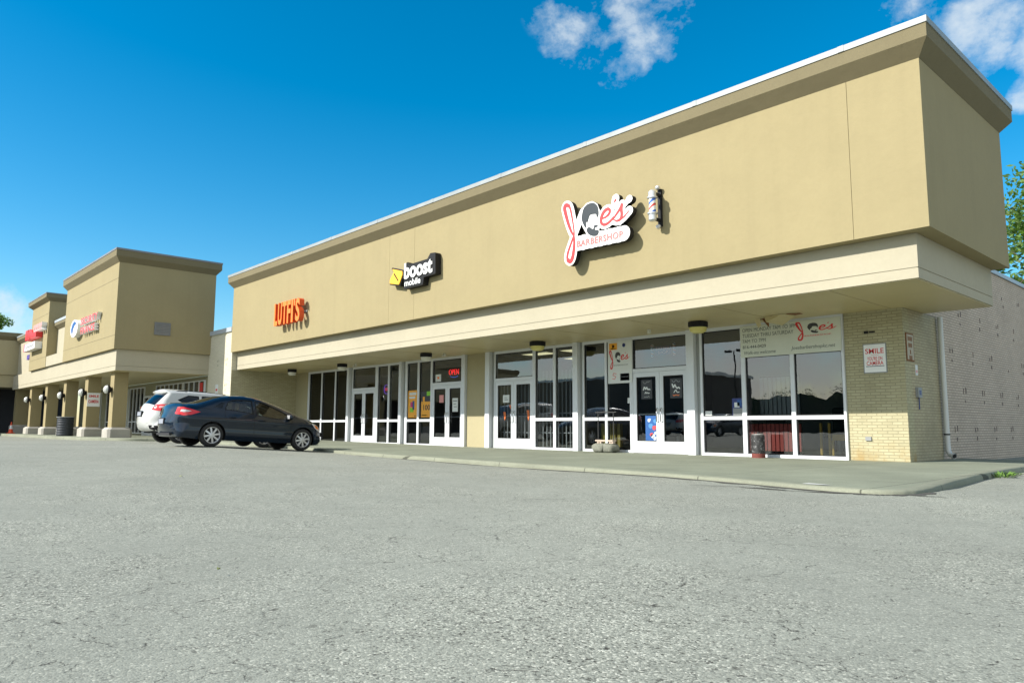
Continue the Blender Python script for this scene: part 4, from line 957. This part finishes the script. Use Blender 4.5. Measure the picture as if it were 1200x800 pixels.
# ------------------------------------------------------------------ CARS
def polyline_d(pts,ol,rs):
    """distance to an open outline and the fillet radius there, for arrays of points"""
    P=np.array(pts,float); D=np.full(len(P),9.0); Rr=np.zeros(len(P))
    for i in range(len(ol)-1):
        a=np.array(ol[i]); b=np.array(ol[i+1]); d=b-a
        t=np.clip(((P-a)@d)/(d@d+1e-12),0,1); q=a+t[:,None]*d; dist=np.hypot(*(P-q).T)
        m=dist<D; D[m]=dist[m]; Rr[m]=(rs[i]+(rs[i+1]-rs[i])*t)[m]
    return D,Rr
class Car:
    def __init__(s,ol,rs,wz_,bottom,axles,R_arch,holes):
        s.ol,s.rs=ol,rs; s.prof=wz_; s.bottom=bottom; s.ax=axles; s.Ra=R_arch; s.holes=holes
    def Wd(s,pts):
        P=np.array(pts,float); base=np.interp(P[:,1],[a for a,_ in s.prof],[b for _,b in s.prof])
        base=(base+np.interp(P[:,1]-.02,[a for a,_ in s.prof],[b for _,b in s.prof])+np.interp(P[:,1]+.02,[a for a,_ in s.prof],[b for _,b in s.prof]))/3
        D,Rr=polyline_d(P,s.ol,s.rs); u=1-np.clip(D/np.maximum(Rr,1e-6),0,1)
        return base-Rr*(1-np.sqrt(np.clip(1-u*u,0,1)))
    def nrm(s,pts):
        e=.012; P=np.array(pts,float)
        gx=(s.Wd(P+[e,0])-s.Wd(P-[e,0]))/(2*e); gz_=(s.Wd(P+[0,e])-s.Wd(P-[0,e]))/(2*e)
        n=np.stack([-gx,np.ones(len(P)),-gz_],1); return n/np.linalg.norm(n,axis=1)[:,None]
    def skin(s,mb,poly,holes,off,sides,m=0,step=.045):
        xs=[p[0] for p in poly]; zs=[p[1] for p in poly]
        grid=[(x+.004*math.sin(z*50),z) for x in np.arange(min(xs)+step*.5,max(xs),step) for z in np.arange(min(zs)+step*.5,max(zs),step)]
        V,F=cdt(dens(poly,step),[dens(h,step) for h in holes],grid)
        W=s.Wd(V)
        if off: n=s.nrm(V)
        for sd in sides:
            vs=[(V[i][0]+(n[i][0]*off if off else 0),sd*(W[i]+(n[i][1]*off if off else 0)),V[i][1]+(n[i][2]*off if off else 0)) for i in range(len(V))]
            # orient outward: outward normal has the sign of y
            FF=[]
            for f in F:
                a,b,c=[V[i] for i in f]; ar=(b[0]-a[0])*(c[1]-a[1])-(c[0]-a[0])*(b[1]-a[1])
                # triangle ccw in (x,z) gives normal -y
                FF.append(tuple(f) if (ar>0)==(sd<0) else tuple(reversed(f)))
            mb.add(vs,FF,m,True)
    def strip(s,mb,i0,i1,crown,m=0,off=0.0,shrink=0.0,ns=11):
        o=dens(s.ol,.07,False)
        # map indices on original outline to dense indices
        ks=[min(range(len(o)),key=lambda k:abs(o[k][0]-s.ol[i][0])+abs(o[k][1]-s.ol[i][1])) for i in (i0,i1)]
        q=o[ks[0]:ks[1]+1]; W=s.Wd(q); N_=len(o); vs=[]
        ce=np.interp(np.linspace(0,1,N_),np.linspace(0,1,len(s.ol)),crown)
        for k in range(ks[0],ks[1]+1):
            a=Vector(o[max(0,k-1)]); b=Vector(o[min(N_-1,k+1)]); t=(b-a).normalized(); nn=Vector((-t.y,t.x))
            for j in range(ns):
                u=-1+2*j/(ns-1); w=W[k-ks[0]]-shrink; h=ce[k]*(1-u*u)+off
                vs.append((o[k][0]+nn.x*h,w*u,o[k][1]+nn.y*h))
        n=ks[1]-ks[0]
        mb.add(vs,[(k*ns+j,(k+1)*ns+j,(k+1)*ns+j+1,k*ns+j+1) for k in range(n) for j in range(ns-1)],m,True)
    def outline_full(s):
        """closed side outline: top outline plus the sill with wheel arches"""
        p=list(s.ol); b=s.bottom; out=list(p)
        x=p[-1][0]
        for ax in sorted(s.ax,reverse=True):
            zc=s.ax_z; r=s.Ra; a0=math.asin((b-zc)/r)
            xs=[(ax+r*math.cos(t),zc+r*math.sin(t)) for t in np.linspace(a0,math.pi-a0,19)]
            out+=xs
        return out
def make_wheel(parent,x,y,r,side,mats,spokes=8):
    mb=MB(); w=.19
    prof=[(r*.70,-w/2),(r*.82,-w/2-.012),(r*.95,-w/2),(r,-w/2+.03),(r,w/2-.03),(r*.95,w/2),(r*.82,w/2+.012),(r*.71,w/2-.01)]
    mb.lathe((x,y,r),[(a,h) for a,h in prof],36,'y'); wh=mb.build('wheel',mats['tyre'],parent)
    f=side*(w/2-.012); mb=MB()
    mb.lathe((x,y,r),[(r*.725,f+side*.006),(r*.73,f+side*.012),(r*.66,f+side*.008),(r*.64,f-side*.06)],36,'y')
    for k in range(spokes):
        a=2*math.pi*k/spokes+.2; ca,sa=math.cos(a),math.sin(a); tw=.022; t2=.030
        P=lambda rr,o,h:(x+rr*ca-o*sa,y+h,r+rr*sa+o*ca)
        vs=[P(r*.12,-tw,f+side*.002),P(r*.12,tw,f+side*.002),P(r*.68,t2*.8,f-side*.012),P(r*.68,-t2*.8,f-side*.012),P(r*.12,-tw,f-side*.04),P(r*.12,tw,f-side*.04),P(r*.68,t2*.8,f-side*.05),P(r*.68,-t2*.8,f-side*.05)]
        mb.add(vs,[(0,1,2,3),(0,3,7,4),(1,5,6,2)],0)
    mb.lathe((x,y,r),[(0,f+side*.006),(r*.12,f+side*.006),(r*.19,f-side*.002),(r*.20,f-side*.03)],18,'y')
    mb.build('rim',mats['alloy'],wh)
    mb=MB(); mb.lathe((x,y,r),[(0,f-side*.062),(r*.70,f-side*.062)],24,'y'); mb.build('brake_disc',M['rubber'],wh)
tyre=plain('tyre_rubber',(.018,.018,.018),.8,bmp=.1); alloy=plain('alloy_wheel',(.60,.60,.61),.33,.6,var=.05)
carglass=glass('car_glass',(.62,.70,.66),.02); carglass_d=glass('privacy_glass',(.10,.13,.15),.0)
redlens=plain('red_lamp_lens',(.62,.012,.015),.12,coat=.8); clearlens=plain('clear_lamp_lens',(.62,.62,.60),.1,coat=.8); amber=plain('amber_lamp_lens',(.85,.22,.02),.15,coat=.6)
WM={'tyre':tyre,'alloy':alloy}
def paint(name,c,metal=.5,rough=.32):
    m,nt,b=newmat(name); b.inputs['Base Color'].default_value=(*c,1); b.inputs['Metallic'].default_value=metal; b.inputs['Roughness'].default_value=rough; b.inputs['Coat Weight'].default_value=1; b.inputs['Coat IOR'].default_value=1.45; b.inputs['Coat Roughness'].default_value=.02; b.inputs['Specular IOR Level'].default_value=.15
    f=noise(nt,900,2); k=mix(nt,f,tuple(x*.85 for x in c),tuple(x*1.15 for x in c)); L(nt,k,b.inputs['Base Color']); return m
def car(name,label,kind):
    root=T(name,label,'car',(0,0,0)); del ROOTS[root.name]
    if kind=='sedan':
        Lc=4.37; pm=paint('dark_navy_paint',(.004,.012,.026),.25,.3); wheelr=.305; ax=(.97,3.54); Ra=.355
        ol=[(.13,.22),(.05,.36),(.0,.50),(.0,.62),(.035,.72),(.05,.76),(.075,.90),(.10,.99),(.16,1.045),(.34,1.07),(.52,1.09),(.59,1.11),(.80,1.185),(1.00,1.265),(1.22,1.335),(1.50,1.385),(1.86,1.408),(2.12,1.39),(2.35,1.345),(2.72,1.235),(3.10,1.10),(3.46,.965),(3.72,.885),(3.94,.80),(4.10,.71),(4.20,.61),(4.265,.50),(4.28,.38),(4.25,.27),(4.14,.20)]
        rs=[.10,.30,.42,.44,.40,.34,.26,.20,.16,.14,.13,.12,.10,.10,.10,.10,.10,.10,.10,.10,.11,.13,.18,.24,.32,.42,.50,.50,.40,.20]
        cr=[.02,.05,.08,.08,.07,.06,.05,.04,.03,.03,.03,.03,.035,.03,.025,.022,.022,.025,.03,.045,.05,.04,.035,.04,.06,.10,.14,.14,.10,.05]
        prof=[(.0,.74),(.2,.78),(.30,.835),(.36,.848),(.50,.840),(.60,.846),(.68,.862),(.73,.864),(.78,.848),(.85,.822),(.90,.805),(.95,.785),(1.2,.685),(1.45,.58)]
        bottom=.185
        side_holes=[[(1.27,1.0),(1.36,1.19),(1.46,1.255),(1.66,1.285),(2.02,1.295),(2.05,.925),(1.60,.985)],[(2.14,.912),(2.11,1.29),(2.30,1.265),(2.50,1.205),(2.82,1.075),(3.10,.935),(3.16,.83),(2.6,.845)]]
        quarter=[(.98,1.045),(1.19,1.02),(1.27,1.185),(1.17,1.17)]
        rw=(11,14); fw_=(18,21)
        tails=[[(.062,.80),(.10,.97),(.20,.985),(.46,.93),(.62,.885),(.40,.80),(.22,.765)]]
        heads=[[(3.80,.775),(3.96,.755),(4.09,.68),(4.18,.59),(4.12,.565),(3.98,.59),(3.87,.66)]]
        seam=[[(2.09,.92),(2.07,.75),(2.10,.36),(2.02,.25)],[(3.20,.83),(3.16,.70),(3.18,.34),(3.10,.25)],[(1.28,.99),(1.26,.88),(1.30,.70)],[(2.10,.30),(3.12,.30)],[(.90,.98),(.62,1.00)]]
        crease=[(.75,.80),(1.6,.785),(2.6,.76),(3.3,.73)]
        hand=[(2.22,.77),(1.40,.81)]; mir=(3.02,.885)
    else:
        Lc=4.65; pm=paint('pearl_white_paint',(.50,.51,.49),0,.35); wheelr=.345; ax=(.95,3.64); Ra=.40
        ol=[(.20,.36),(.08,.42),(.02,.55),(.0,.68),(.02,.80),(.07,.92),(.12,1.05),(.17,1.13),(.33,1.34),(.50,1.535),(.42,1.575),(.62,1.61),(1.1,1.645),(1.7,1.66),(2.2,1.645),(2.55,1.595),(2.72,1.55),(3.15,1.33),(3.58,1.11),(3.68,1.075),(4.05,1.01),(4.38,.91),(4.54,.78),(4.62,.62),(4.64,.48),(4.60,.36),(4.48,.27)]
        rs=[.15,.35,.48,.50,.46,.40,.34,.28,.16,.10,.10,.10,.10,.10,.10,.10,.10,.10,.11,.12,.16,.28,.42,.5,.5,.4,.2]
        cr=[.03,.06,.10,.12,.11,.10,.09,.08,.06,.04,.03,.03,.025,.02,.02,.03,.03,.05,.05,.04,.04,.06,.10,.14,.14,.10,.05]
        prof=[(.0,.82),(.25,.84),(.4,.885),(.65,.90),(.85,.90),(1.02,.885),(1.12,.86),(1.2,.83),(1.4,.755),(1.66,.66)]
        bottom=.27
        side_holes=[[(.78,1.34),(1.0,1.22),(1.42,1.20),(1.42,1.50),(1.1,1.50)],[(1.52,1.195),(2.22,1.175),(2.20,1.53),(1.52,1.51)],[(2.32,1.17),(2.30,1.53),(2.62,1.49),(3.05,1.26),(3.25,1.11)]]
        quarter=None; rw=(7,9); fw_=(16,18)
        tails=[[(.10,.985),(.125,1.10),(.20,1.165),(.62,1.20),(.80,1.16),(.74,1.0),(.45,.93)]]
        heads=[[(4.08,.93),(4.30,.90),(4.46,.80),(4.50,.72),(4.38,.72),(4.18,.80)]]
        seam=[[(2.27,1.16),(2.25,.9),(2.28,.45)],[(3.28,1.08),(3.25,.85),(3.27,.42)],[(1.5,1.18),(1.46,1.0),(1.5,.82)],[(2.28,.38),(3.2,.38)],[(.72,1.0),(.70,.62)]]
        crease=[(.8,.93),(1.6,.92),(2.6,.90),(3.3,.87)]
        hand=[(2.36,1.0),(1.58,1.03)]; mir=(3.2,1.12)
    c=Car(ol,rs,prof,bottom,ax,Ra,side_holes); c.ax_z=wheelr
    full=c.outline_full()
    mb=MB(); c.skin(mb,full,side_holes+([quarter] if quarter else []),0,(-1,1),0)
    c.strip(mb,0,rw[0],cr); c.strip(mb,rw[1],fw_[0],cr); c.strip(mb,fw_[1],len(ol)-1,cr)
    body=mb.build('body',[pm],root)
    gm=carglass if kind=='sedan' else carglass_d
    mb=MB(); c.strip(mb,rw[0],rw[1],cr,off=-.004); mb.build('rear_window',carglass_d,root)
    mb=MB(); c.strip(mb,fw_[0],fw_[1],cr,off=-.004); mb.build('windshield',carglass,root)
    for sd in (-1,1):
        for h in side_holes+([quarter] if quarter else []):
            mb=MB(); c.skin(mb,h,[],-.012,(sd,)); mb.build('side_window',gm if h is not quarter else carglass_d,root)
    # black window surround, seams, sill
    mb=MB()
    for sd in (-1,1):
        for s_ in seam:
            pts=dens(s_,.05,False); W=c.Wd(pts); n=c.nrm(pts)
            mb.tube([(p[0]+q[0]*.001,sd*(w+q[1]*.001),p[1]+q[2]*.001) for p,w,q in zip(pts,W,n)],.0045,5)
        for h in side_holes:
            pts=dens(h,.05); pts.append(pts[0]); W=c.Wd(pts)
            mb.tube([(p[0],sd*(w-.004),p[1]) for p,w in zip(pts,W)],.012,5)
    mb.build('trim',M['black'],root)
    for sd in (-1,1):
        for p in tails: mb=MB(); c.skin(mb,p,[],.006,(sd,),step=.04); tl=mb.build('taillight',redlens,root)
        mb=MB(); q=[tuple(np.mean(tails[0],0)+(np.array(v)-np.mean(tails[0],0))*[.45,.32]+[-.05,.012]) for v in tails[0]]; c.skin(mb,q,[],.010,(sd,),step=.03); mb.build('reversing_lens',clearlens if kind=='sedan' else pink_lens,tl)
        for p in heads: mb=MB(); c.skin(mb,p,[],.006,(sd,),step=.04); hl=mb.build('headlight',clearlens,root)
        mb=MB(); q=[tuple(np.mean(heads[0],0)+(np.array(v)-np.mean(heads[0],0))*[.5,.55]+[-.03,.01]) for v in heads[0]]; c.skin(mb,q,[],.010,(sd,),step=.03); mb.build('indicator',amber,hl)
        # mirrors and handles
        w=float(c.Wd([mir])[0])
        mb=MB(); rk=[]
        nn,mr=10,6; vs=[]
        for i in range(mr+1):
            a=-math.pi/2+math.pi*i/mr
            for j in range(nn):
                b=2*math.pi*j/nn; sq=lambda v:math.copysign(abs(v)**.7,v)
                vs.append((mir[0]+.07+.07*sq(math.cos(a)*math.cos(b)),sd*(w+.10+.105*sq(math.sin(a))),mir[1]+.03+.065*sq(math.cos(a)*math.sin(b))))
        mb.add(vs,[(i*nn+j,i*nn+(j+1)%nn,(i+1)*nn+(j+1)%nn,(i+1)*nn+j) for i in range(mr) for j in range(nn)],0,True); mm=mb.build('mirror',pm,root)
        mb=MB(); mb.box(mir[0]-.006,mir[0]-.001,sd*(w+.10)-.085,sd*(w+.10)+.085,mir[1]-.02,mir[1]+.08); mb.build('mirror_glass',M['chrome'],mm)
        for (hx,hz) in hand:
            ww=float(c.Wd([(hx,hz)])[0]); mb=MB(); mb.tube([(hx-.02,sd*(ww-.004),hz),(hx,sd*(ww+.025),hz),(hx+.15,sd*(ww+.025),hz-.004),(hx+.17,sd*(ww-.004),hz-.004)],.012,6); mb.build('door_handle',pm,root)
        for a in ax: make_wheel(root,a,sd*(.745 if kind=='sedan' else .775),wheelr,sd,WM)
    # dark underbody, arch liners, cabin
    mb=MB(); hw=.60; mb.box(.3,ax[0]-Ra-.05,-hw,hw,bottom+.02,.55); mb.box(ax[0]-Ra-.05,ax[1]+Ra+.05,-hw,hw,bottom+.04,.66); mb.box(ax[1]+Ra+.05,Lc-.42,-hw,hw,bottom+.02,.55); mb.build('underbody',M['rubber'],root)
    for a in ax:
        for sd in (-1,1):
            mb=MB(); vs=[];n=15
            for k in range(n):
                t=math.pi*k/(n-1)
                for yy in (.55,.80 if kind=='sedan' else .84): vs.append((a+(Ra+.012)*math.cos(t),sd*yy,wheelr+(Ra+.012)*math.sin(t)))
            mb.add(vs,[(2*k,2*k+1,2*k+3,2*k+2) for k in range(n-1)],0,True); mb.build('wheel_arch_liner',M['rubber'],root)
    zf=.70 if kind=='sedan' else .85
    mb=MB(); x0=1.0 if kind=='sedan' else .55; mb.box(x0,3.2,-.70,.70,zf-.1,zf)
    mb.build('cabin_floor',M['int_dark'],root)
    seatm=plain('grey_seat_fabric',(.10,.105,.11),.9)
    for (sx,w0) in ((2.15,.62),(1.25,.66)):
        for sd in (-1,1):
            mb=MB(); mb.bbox(sx,sx+.16,sd*.36-.24,sd*.36+.24,zf+.001,zf+.42,.05); mb.bbox(sx+.02,sx+.12,sd*.36-.13,sd*.36+.13,zf+.43,zf+.58,.04); mb.build('seat',seatm,root)
    # rear plate and bumper trim
    if kind=='sedan':
        mb=MB(); mb.box(-.083,-.073,-.17,.17,.545,.665); mb.build('licence_plate',M['plate'],root)
        mb=MB(); mb.box(-.078,-.05,-.20,.20,.53,.69); mb.box(.0,.06,-.5,.5,.25,.31); mb.build('bumper_trim',M['rubber'],root)
        mb=MB(); mb.prism([(4.30,.42),(4.40,.44),(4.39,.53),(4.32,.55)],-.40,.40,'y'); fixn(mb.build('grille',M['black'],root))
    else:
        mb=MB(); mb.box(-.078,-.066,-.17,.17,.80,.92,0); mb.box(-.070,-.03,-.21,.21,.77,.95,1); mb.build('licence_plate',[M['plate'],M['black']],root)
        mb=MB(); c.skin(mb,[(.09,.40),(.20,.36),(.52,.36),(.50,.50),(.06,.52)],[],.004,(-1,1)); mb.build('bumper_trim',M['black'],root)
        for sd in (-1,1): mb=MB(); mb.tube([(.72,sd*.55,1.60),(.85,sd*.57,1.645),(1.6,sd*.57,1.665),(2.3,sd*.56,1.64),(2.42,sd*.55,1.60)],.014,6); mb.build('roof_rail',M['black'],root)
        mb=MB(); mb.prism([(4.68,.6),(4.77,.62),(4.75,.78),(4.68,.8)],-.35,.35,'y'); fixn(mb.build('grille',M['black'],root))
    return root
pink_lens=plain('pink_lamp_lens',(.75,.35,.35),.12,coat=.8)
def place(c,x,y,z,rz,pitch):
    c.location=(x,y,z); c.rotation_euler=(0,R(pitch),R(rz))
sedan=car('sedan_car','dark navy sedan parked nose in nearest the storefront, its right side toward the camera','sedan')
place(sedan,-14.845,-9.80,.322,90,3.25)
suv=car('suv_car','white sport utility car half hidden behind the navy sedan','suv')
place(suv,-19.15,-9.13,.318,90,3.3)
# cars across the lot, seen only as reflections in the shop glass
for k,(src,x,y,rz,lb) in enumerate(((suv,-26.5,-29,-88,'white sport utility car beside a navy sedan, both mirrored in the shop glass'),(sedan,-20.8,-29,92,'navy sedan far across the lot, mirrored in the shop glass'),(suv,-11.5,-31,91,'white sport utility car farther right across the lot, mirrored in the shop glass'))):
    c=copy_tree(src); place(c,x,y,gz(x,y)+.01,rz,0); tag(c,lb,'car','cars parked across the lot')

# ------------------------------------------------------------------ TREES
def leafmat(name,c):
    m,nt,b=newmat(name); ob=nt.nodes.new('ShaderNodeNewGeometry'); 
    k=mix(nt,ob.outputs['Random Per Island'],tuple(x*.5 for x in c),tuple(x*1.5 for x in c)); L(nt,k,b.inputs['Base Color']); b.inputs['Roughness'].default_value=.55
    tr=nt.nodes.new('ShaderNodeBsdfTranslucent'); L(nt,mix(nt,1.0,k,(1.3,1.5,.6),'MULTIPLY'),tr.inputs[0]); mx=nt.nodes.new('ShaderNodeMixShader'); mx.inputs[0].default_value=.45
    L(nt,b.outputs[0],mx.inputs[1]); L(nt,tr.outputs[0],mx.inputs[2]); L(nt,mx.outputs[0],nt.nodes['Material Output'].inputs[0]); return m
LM=leafmat('tree_leaf',(.11,.19,.04)); bark=plain('tree_bark',(.10,.075,.05),.9,var=.4,scale=12)
def leaves(mb,rng,c,r,n,s):
    for _ in range(n):
        d=Vector((rng.gauss(0,1),rng.gauss(0,1),rng.gauss(0,1))).normalized()*r*rng.random()**.45; p=Vector(c)+Vector((d.x,d.y,d.z*.75))
        u=Vector((rng.gauss(0,1),rng.gauss(0,1),rng.gauss(0,.6))).normalized(); v=u.orthogonal().normalized(); v.rotate(Matrix.Rotation(rng.uniform(0,6.28),3,u)); w=s*rng.uniform(.6,1.3)
        mb.add([p-u*w,p+v*w*.45,p+u*w,p-v*w*.45],[(0,1,2,3)])
def tree(x,y,z0,h,r,label,seed,n=60,s=.16,clumps=34):
    rng=random.Random(seed); t=T('tree',label,'tree',(x,y,z0),'trees behind the buildings')
    mb=MB(); mb.tube([(x,y,z0-.1),(x+.1,y,z0+h*.25),(x+.05,y+.1,z0+h*.55),(x-.1,y,z0+h*.85)],[.32,.25,.17,.05],10)
    for k in range(9):
        a=rng.uniform(0,6.28); zz=z0+h*rng.uniform(.3,.7); mb.tube([(x,y,zz),(x+math.cos(a)*r*.4,y+math.sin(a)*r*.4,zz+h*.09),(x+math.cos(a)*r*.85,y+math.sin(a)*r*.85,zz+h*.2)],[.12,.07,.02],6)
    mb.build('trunk',bark,t)
    mb=MB()
    for k in range(clumps):
        a=rng.uniform(0,6.28); q=r*rng.random()**.5; zz=rng.uniform(.32,1.0); q*=math.sqrt(max(.08,1-((zz-.6)/.45)**2)); 
        leaves(mb,rng,(x+math.cos(a)*q,y+math.sin(a)*q,z0+h*zz*.96),r*rng.uniform(.16,.32),n,s)
    mb.build('crown',LM,t)
tree(-1.6,34.0,0,16.4,4.9,'tall leafy tree rising behind the right end of the brick wall',31,170,.18,80)
tree(-6.4,30.5,0,10.2,2.8,'lower bushy tree just behind the roof edge at the right corner',32,140,.17,44)
tree(1.5,30.0,0,11.0,3.2,'leafy tree at the right edge behind the grey brick wall',36,130,.18,44)
tree(-85,-4.6,0,12.6,2.6,'green tree top showing above the far shaded building',33,170,.15,40)
# woods, buildings and lamp across the road behind the camera, mirrored in the glass
mb=MB(); rng=random.Random(44)
xs=np.linspace(-170,90,140)
top=[5.9+.35*math.sin(x*.13)+.35*math.sin(x*.47+1)+.3*math.sin(x*1.3)+rng.uniform(-.5,.5) for x in xs]
for i in range(139): mb.add([(xs[i],-94,0),(xs[i+1],-94,0),(xs[i+1],-95,top[i+1]),(xs[i],-95,top[i]),(xs[i],-99,0),(xs[i+1],-99,0)],[(0,1,2,3),(3,2,5,4)])
for i in range(139):
    for k in range(3): leaves(mb,rng,(xs[i]+rng.uniform(-1,1),-93.5+rng.uniform(-1,1),top[i]*(.35+.33*k)),rng.uniform(1.0,1.7),60,.15)
tag(single(mb,'distant_woods',[leafmat('woods_leaf',(.03,.05,.02))],(-40,-92,0),'dark band of woods across the road mirrored in the shop glass','woods'),kind='stuff')
t=T('warehouse','low flat roofed building across the road mirrored in the shop glass','building',(-62,-66,0))
mb=MB(); mb.box(-82,-44,-72,-60,0,7.2); mb.build('wall',plain('drab_wall',(.10,.09,.085),.9),t); mb=MB(); mb.box(-82.3,-43.7,-72.3,-59.7,7.21,7.6); mb.build('roof',M['white'],t)
t=T('lot_lamp','tall twin headed lot lamp across the road mirrored in the rightmost window','street lamp',(-31.5,-47,0))
mb=MB(); mb.cyl((-31.5,-47,0),(-31.5,-47,8.1),.11,.07,10); mb.build('pole',M['black'],t)
for sd in (-1,1): mb=MB(); mb.box(-31.5+sd*.75-.35,-31.5+sd*.75+.35,-47.2,-46.8,8.0,8.2); mb.box(-31.5+sd*.2-.2,-31.5+sd*.2+.2,-47.03,-46.97,8.05,8.1); mb.build('lamp_head',M['black'],t)

# ------------------------------------------------------------------ sky, sun, camera
SUN=Vector((-.42,-1,.739)).normalized(); elev=math.asin(SUN.z); az=math.atan2(SUN.x,SUN.y)
w=bpy.data.worlds.new('World'); scn.world=w; w.use_nodes=True; nt=w.node_tree; nt.nodes.clear()
out=nt.nodes.new('ShaderNodeOutputWorld'); bg=nt.nodes.new('ShaderNodeBackground'); L(nt,bg.outputs[0],out.inputs[0])
sky=nt.nodes.new('ShaderNodeTexSky'); sky.sky_type='NISHITA'; sky.sun_disc=False; sky.sun_elevation=elev; sky.sun_rotation=az; sky.air_density=1.0; sky.dust_density=.35; sky.ozone_density=2.2
hs=nt.nodes.new('ShaderNodeHueSaturation'); hs.inputs['Saturation'].default_value=1.52; hs.inputs['Hue'].default_value=.488; hs.inputs['Value'].default_value=1.0; L(nt,sky.outputs[0],hs.inputs['Color'])
tc=nt.nodes.new('ShaderNodeTexCoord'); D_=tc.outputs['Generated']
n1=N(nt,'ShaderNodeTexNoise',Scale=17.0,Detail=12.0,Roughness=.62,Distortion=.12); mp=nt.nodes.new('ShaderNodeMapping'); mp.inputs['Scale'].default_value=(1,1,1.25); L(nt,D_,mp.inputs[0]); L(nt,mp.outputs[0],n1.inputs['Vector'])
acc=None
BL=[((-.5877,.6219,.5176),3.2,.42),((-.5713,.6737,.4687),3.0,.62),((-.5167,.6987,.4948),3.9,.95),((-.5899,.6468,.4833),2.8,.62),((-.565,.6904,.4518),2.4,.62),((-.2073,.8797,.4279),3.4,1.0),((-.15,.91,.405),3.6,.95),((-.2381,.8719,.428),2.4,.55),((-.182,.9137,.358),1.5,.7),((-.2714,.8468,.4575),2.6,.5),((-.9826,.1382,.124),2.2,.85),((-.9814,.1504,.1192),1.7,.75),
    ((-.45,-.88,.08),34,1.05),((-.7,-.68,.22),26,.8),((.3,-.9,.3),28,.8),((.85,-.3,.45),58,1.25),((.9,.42,.3),44,1.1),((.2,-.35,.92),40,1.0),((-.1,-.72,.68),52,1.15),((.6,-.75,.25),40,1.1)]  # clouds out of view: some mirrored in the glass, others added as neutral fill light
for d,r,wt in BL:
    d=Vector(d).normalized(); dp=nt.nodes.new('ShaderNodeVectorMath'); dp.operation='DOT_PRODUCT'; L(nt,D_,dp.inputs[0]); dp.inputs[1].default_value=d
    mr=nt.nodes.new('ShaderNodeMapRange'); mr.interpolation_type='SMOOTHSTEP'; L(nt,dp.outputs['Value'],mr.inputs[0]); mr.inputs[1].default_value=math.cos(R(r)); mr.inputs[2].default_value=math.cos(R(r*.15)); mr.inputs[4].default_value=wt
    if acc is None: acc=mr.outputs[0]
    else:
        a=N(nt,'ShaderNodeMath',operation='MAXIMUM'); L(nt,acc,a.inputs[0]); L(nt,mr.outputs[0],a.inputs[1]); acc=a.outputs[0]
n2=N(nt,'ShaderNodeMath',operation='MULTIPLY_ADD'); L(nt,acc,n2.inputs[0]); n2.inputs[1].default_value=.30; L(nt,n1.outputs['Fac'],n2.inputs[2])
msk=ramp(nt,n2.outputs[0],[(.60,0),(.70,.22),(.80,.55),(.95,.82)])
gate=ramp(nt,acc,[(.0,0),(.12,1)]); msk=mix(nt,1.0,msk,gate,'MULTIPLY')
sx=nt.nodes.new('ShaderNodeSeparateXYZ'); L(nt,D_,sx.inputs[0])
mr=nt.nodes.new('ShaderNodeMapRange'); L(nt,sx.outputs[1],mr.inputs[0]); mr.inputs[1].default_value=.05; mr.inputs[2].default_value=-.35    # clouds out of view behind the camera made brighter to fill the canopy shade
ccol=mix(nt,mr.outputs[0],(4.6,5.0,5.2),(9.5,9.3,9.0)); cl=mix(nt,msk,hs.outputs[0],ccol)
L(nt,cl,bg.inputs[0]); bg.inputs[1].default_value=.088
sun=bpy.data.lights.new('Sun','SUN'); sun.energy=3.75; sun.angle=R(.53); sun.color=(1,.955,.88)
so_=bpy.data.objects.new('Sun',sun); col.objects.link(so_); so_.rotation_euler=(-SUN).to_track_quat('-Z','Y').to_euler(); so_.location=(-20,-40,40)
cam=bpy.data.cameras.new('Camera'); co=bpy.data.objects.new('Camera',cam); col.objects.link(co); scn.camera=co
cam.sensor_width=36; cam.lens=862.88/1200*36; cam.clip_end=3000; cam.clip_start=.05
yaw,pitch,roll=.8264,.116,.0033
co.matrix_world=Matrix.Translation((5.6447,-16.2282,.7979))@Matrix.Rotation(yaw,4,'Z')@Matrix.Rotation(math.pi/2+pitch,4,'X')@Matrix.Rotation(roll,4,'Z')
scn.view_settings.view_transform='Standard'; scn.view_settings.look='None'; scn.view_settings.exposure=1.05; scn.view_settings.gamma=1
scn.render.engine='CYCLES'; scn.cycles.max_bounces=8; scn.cycles.transparent_max_bounces=16
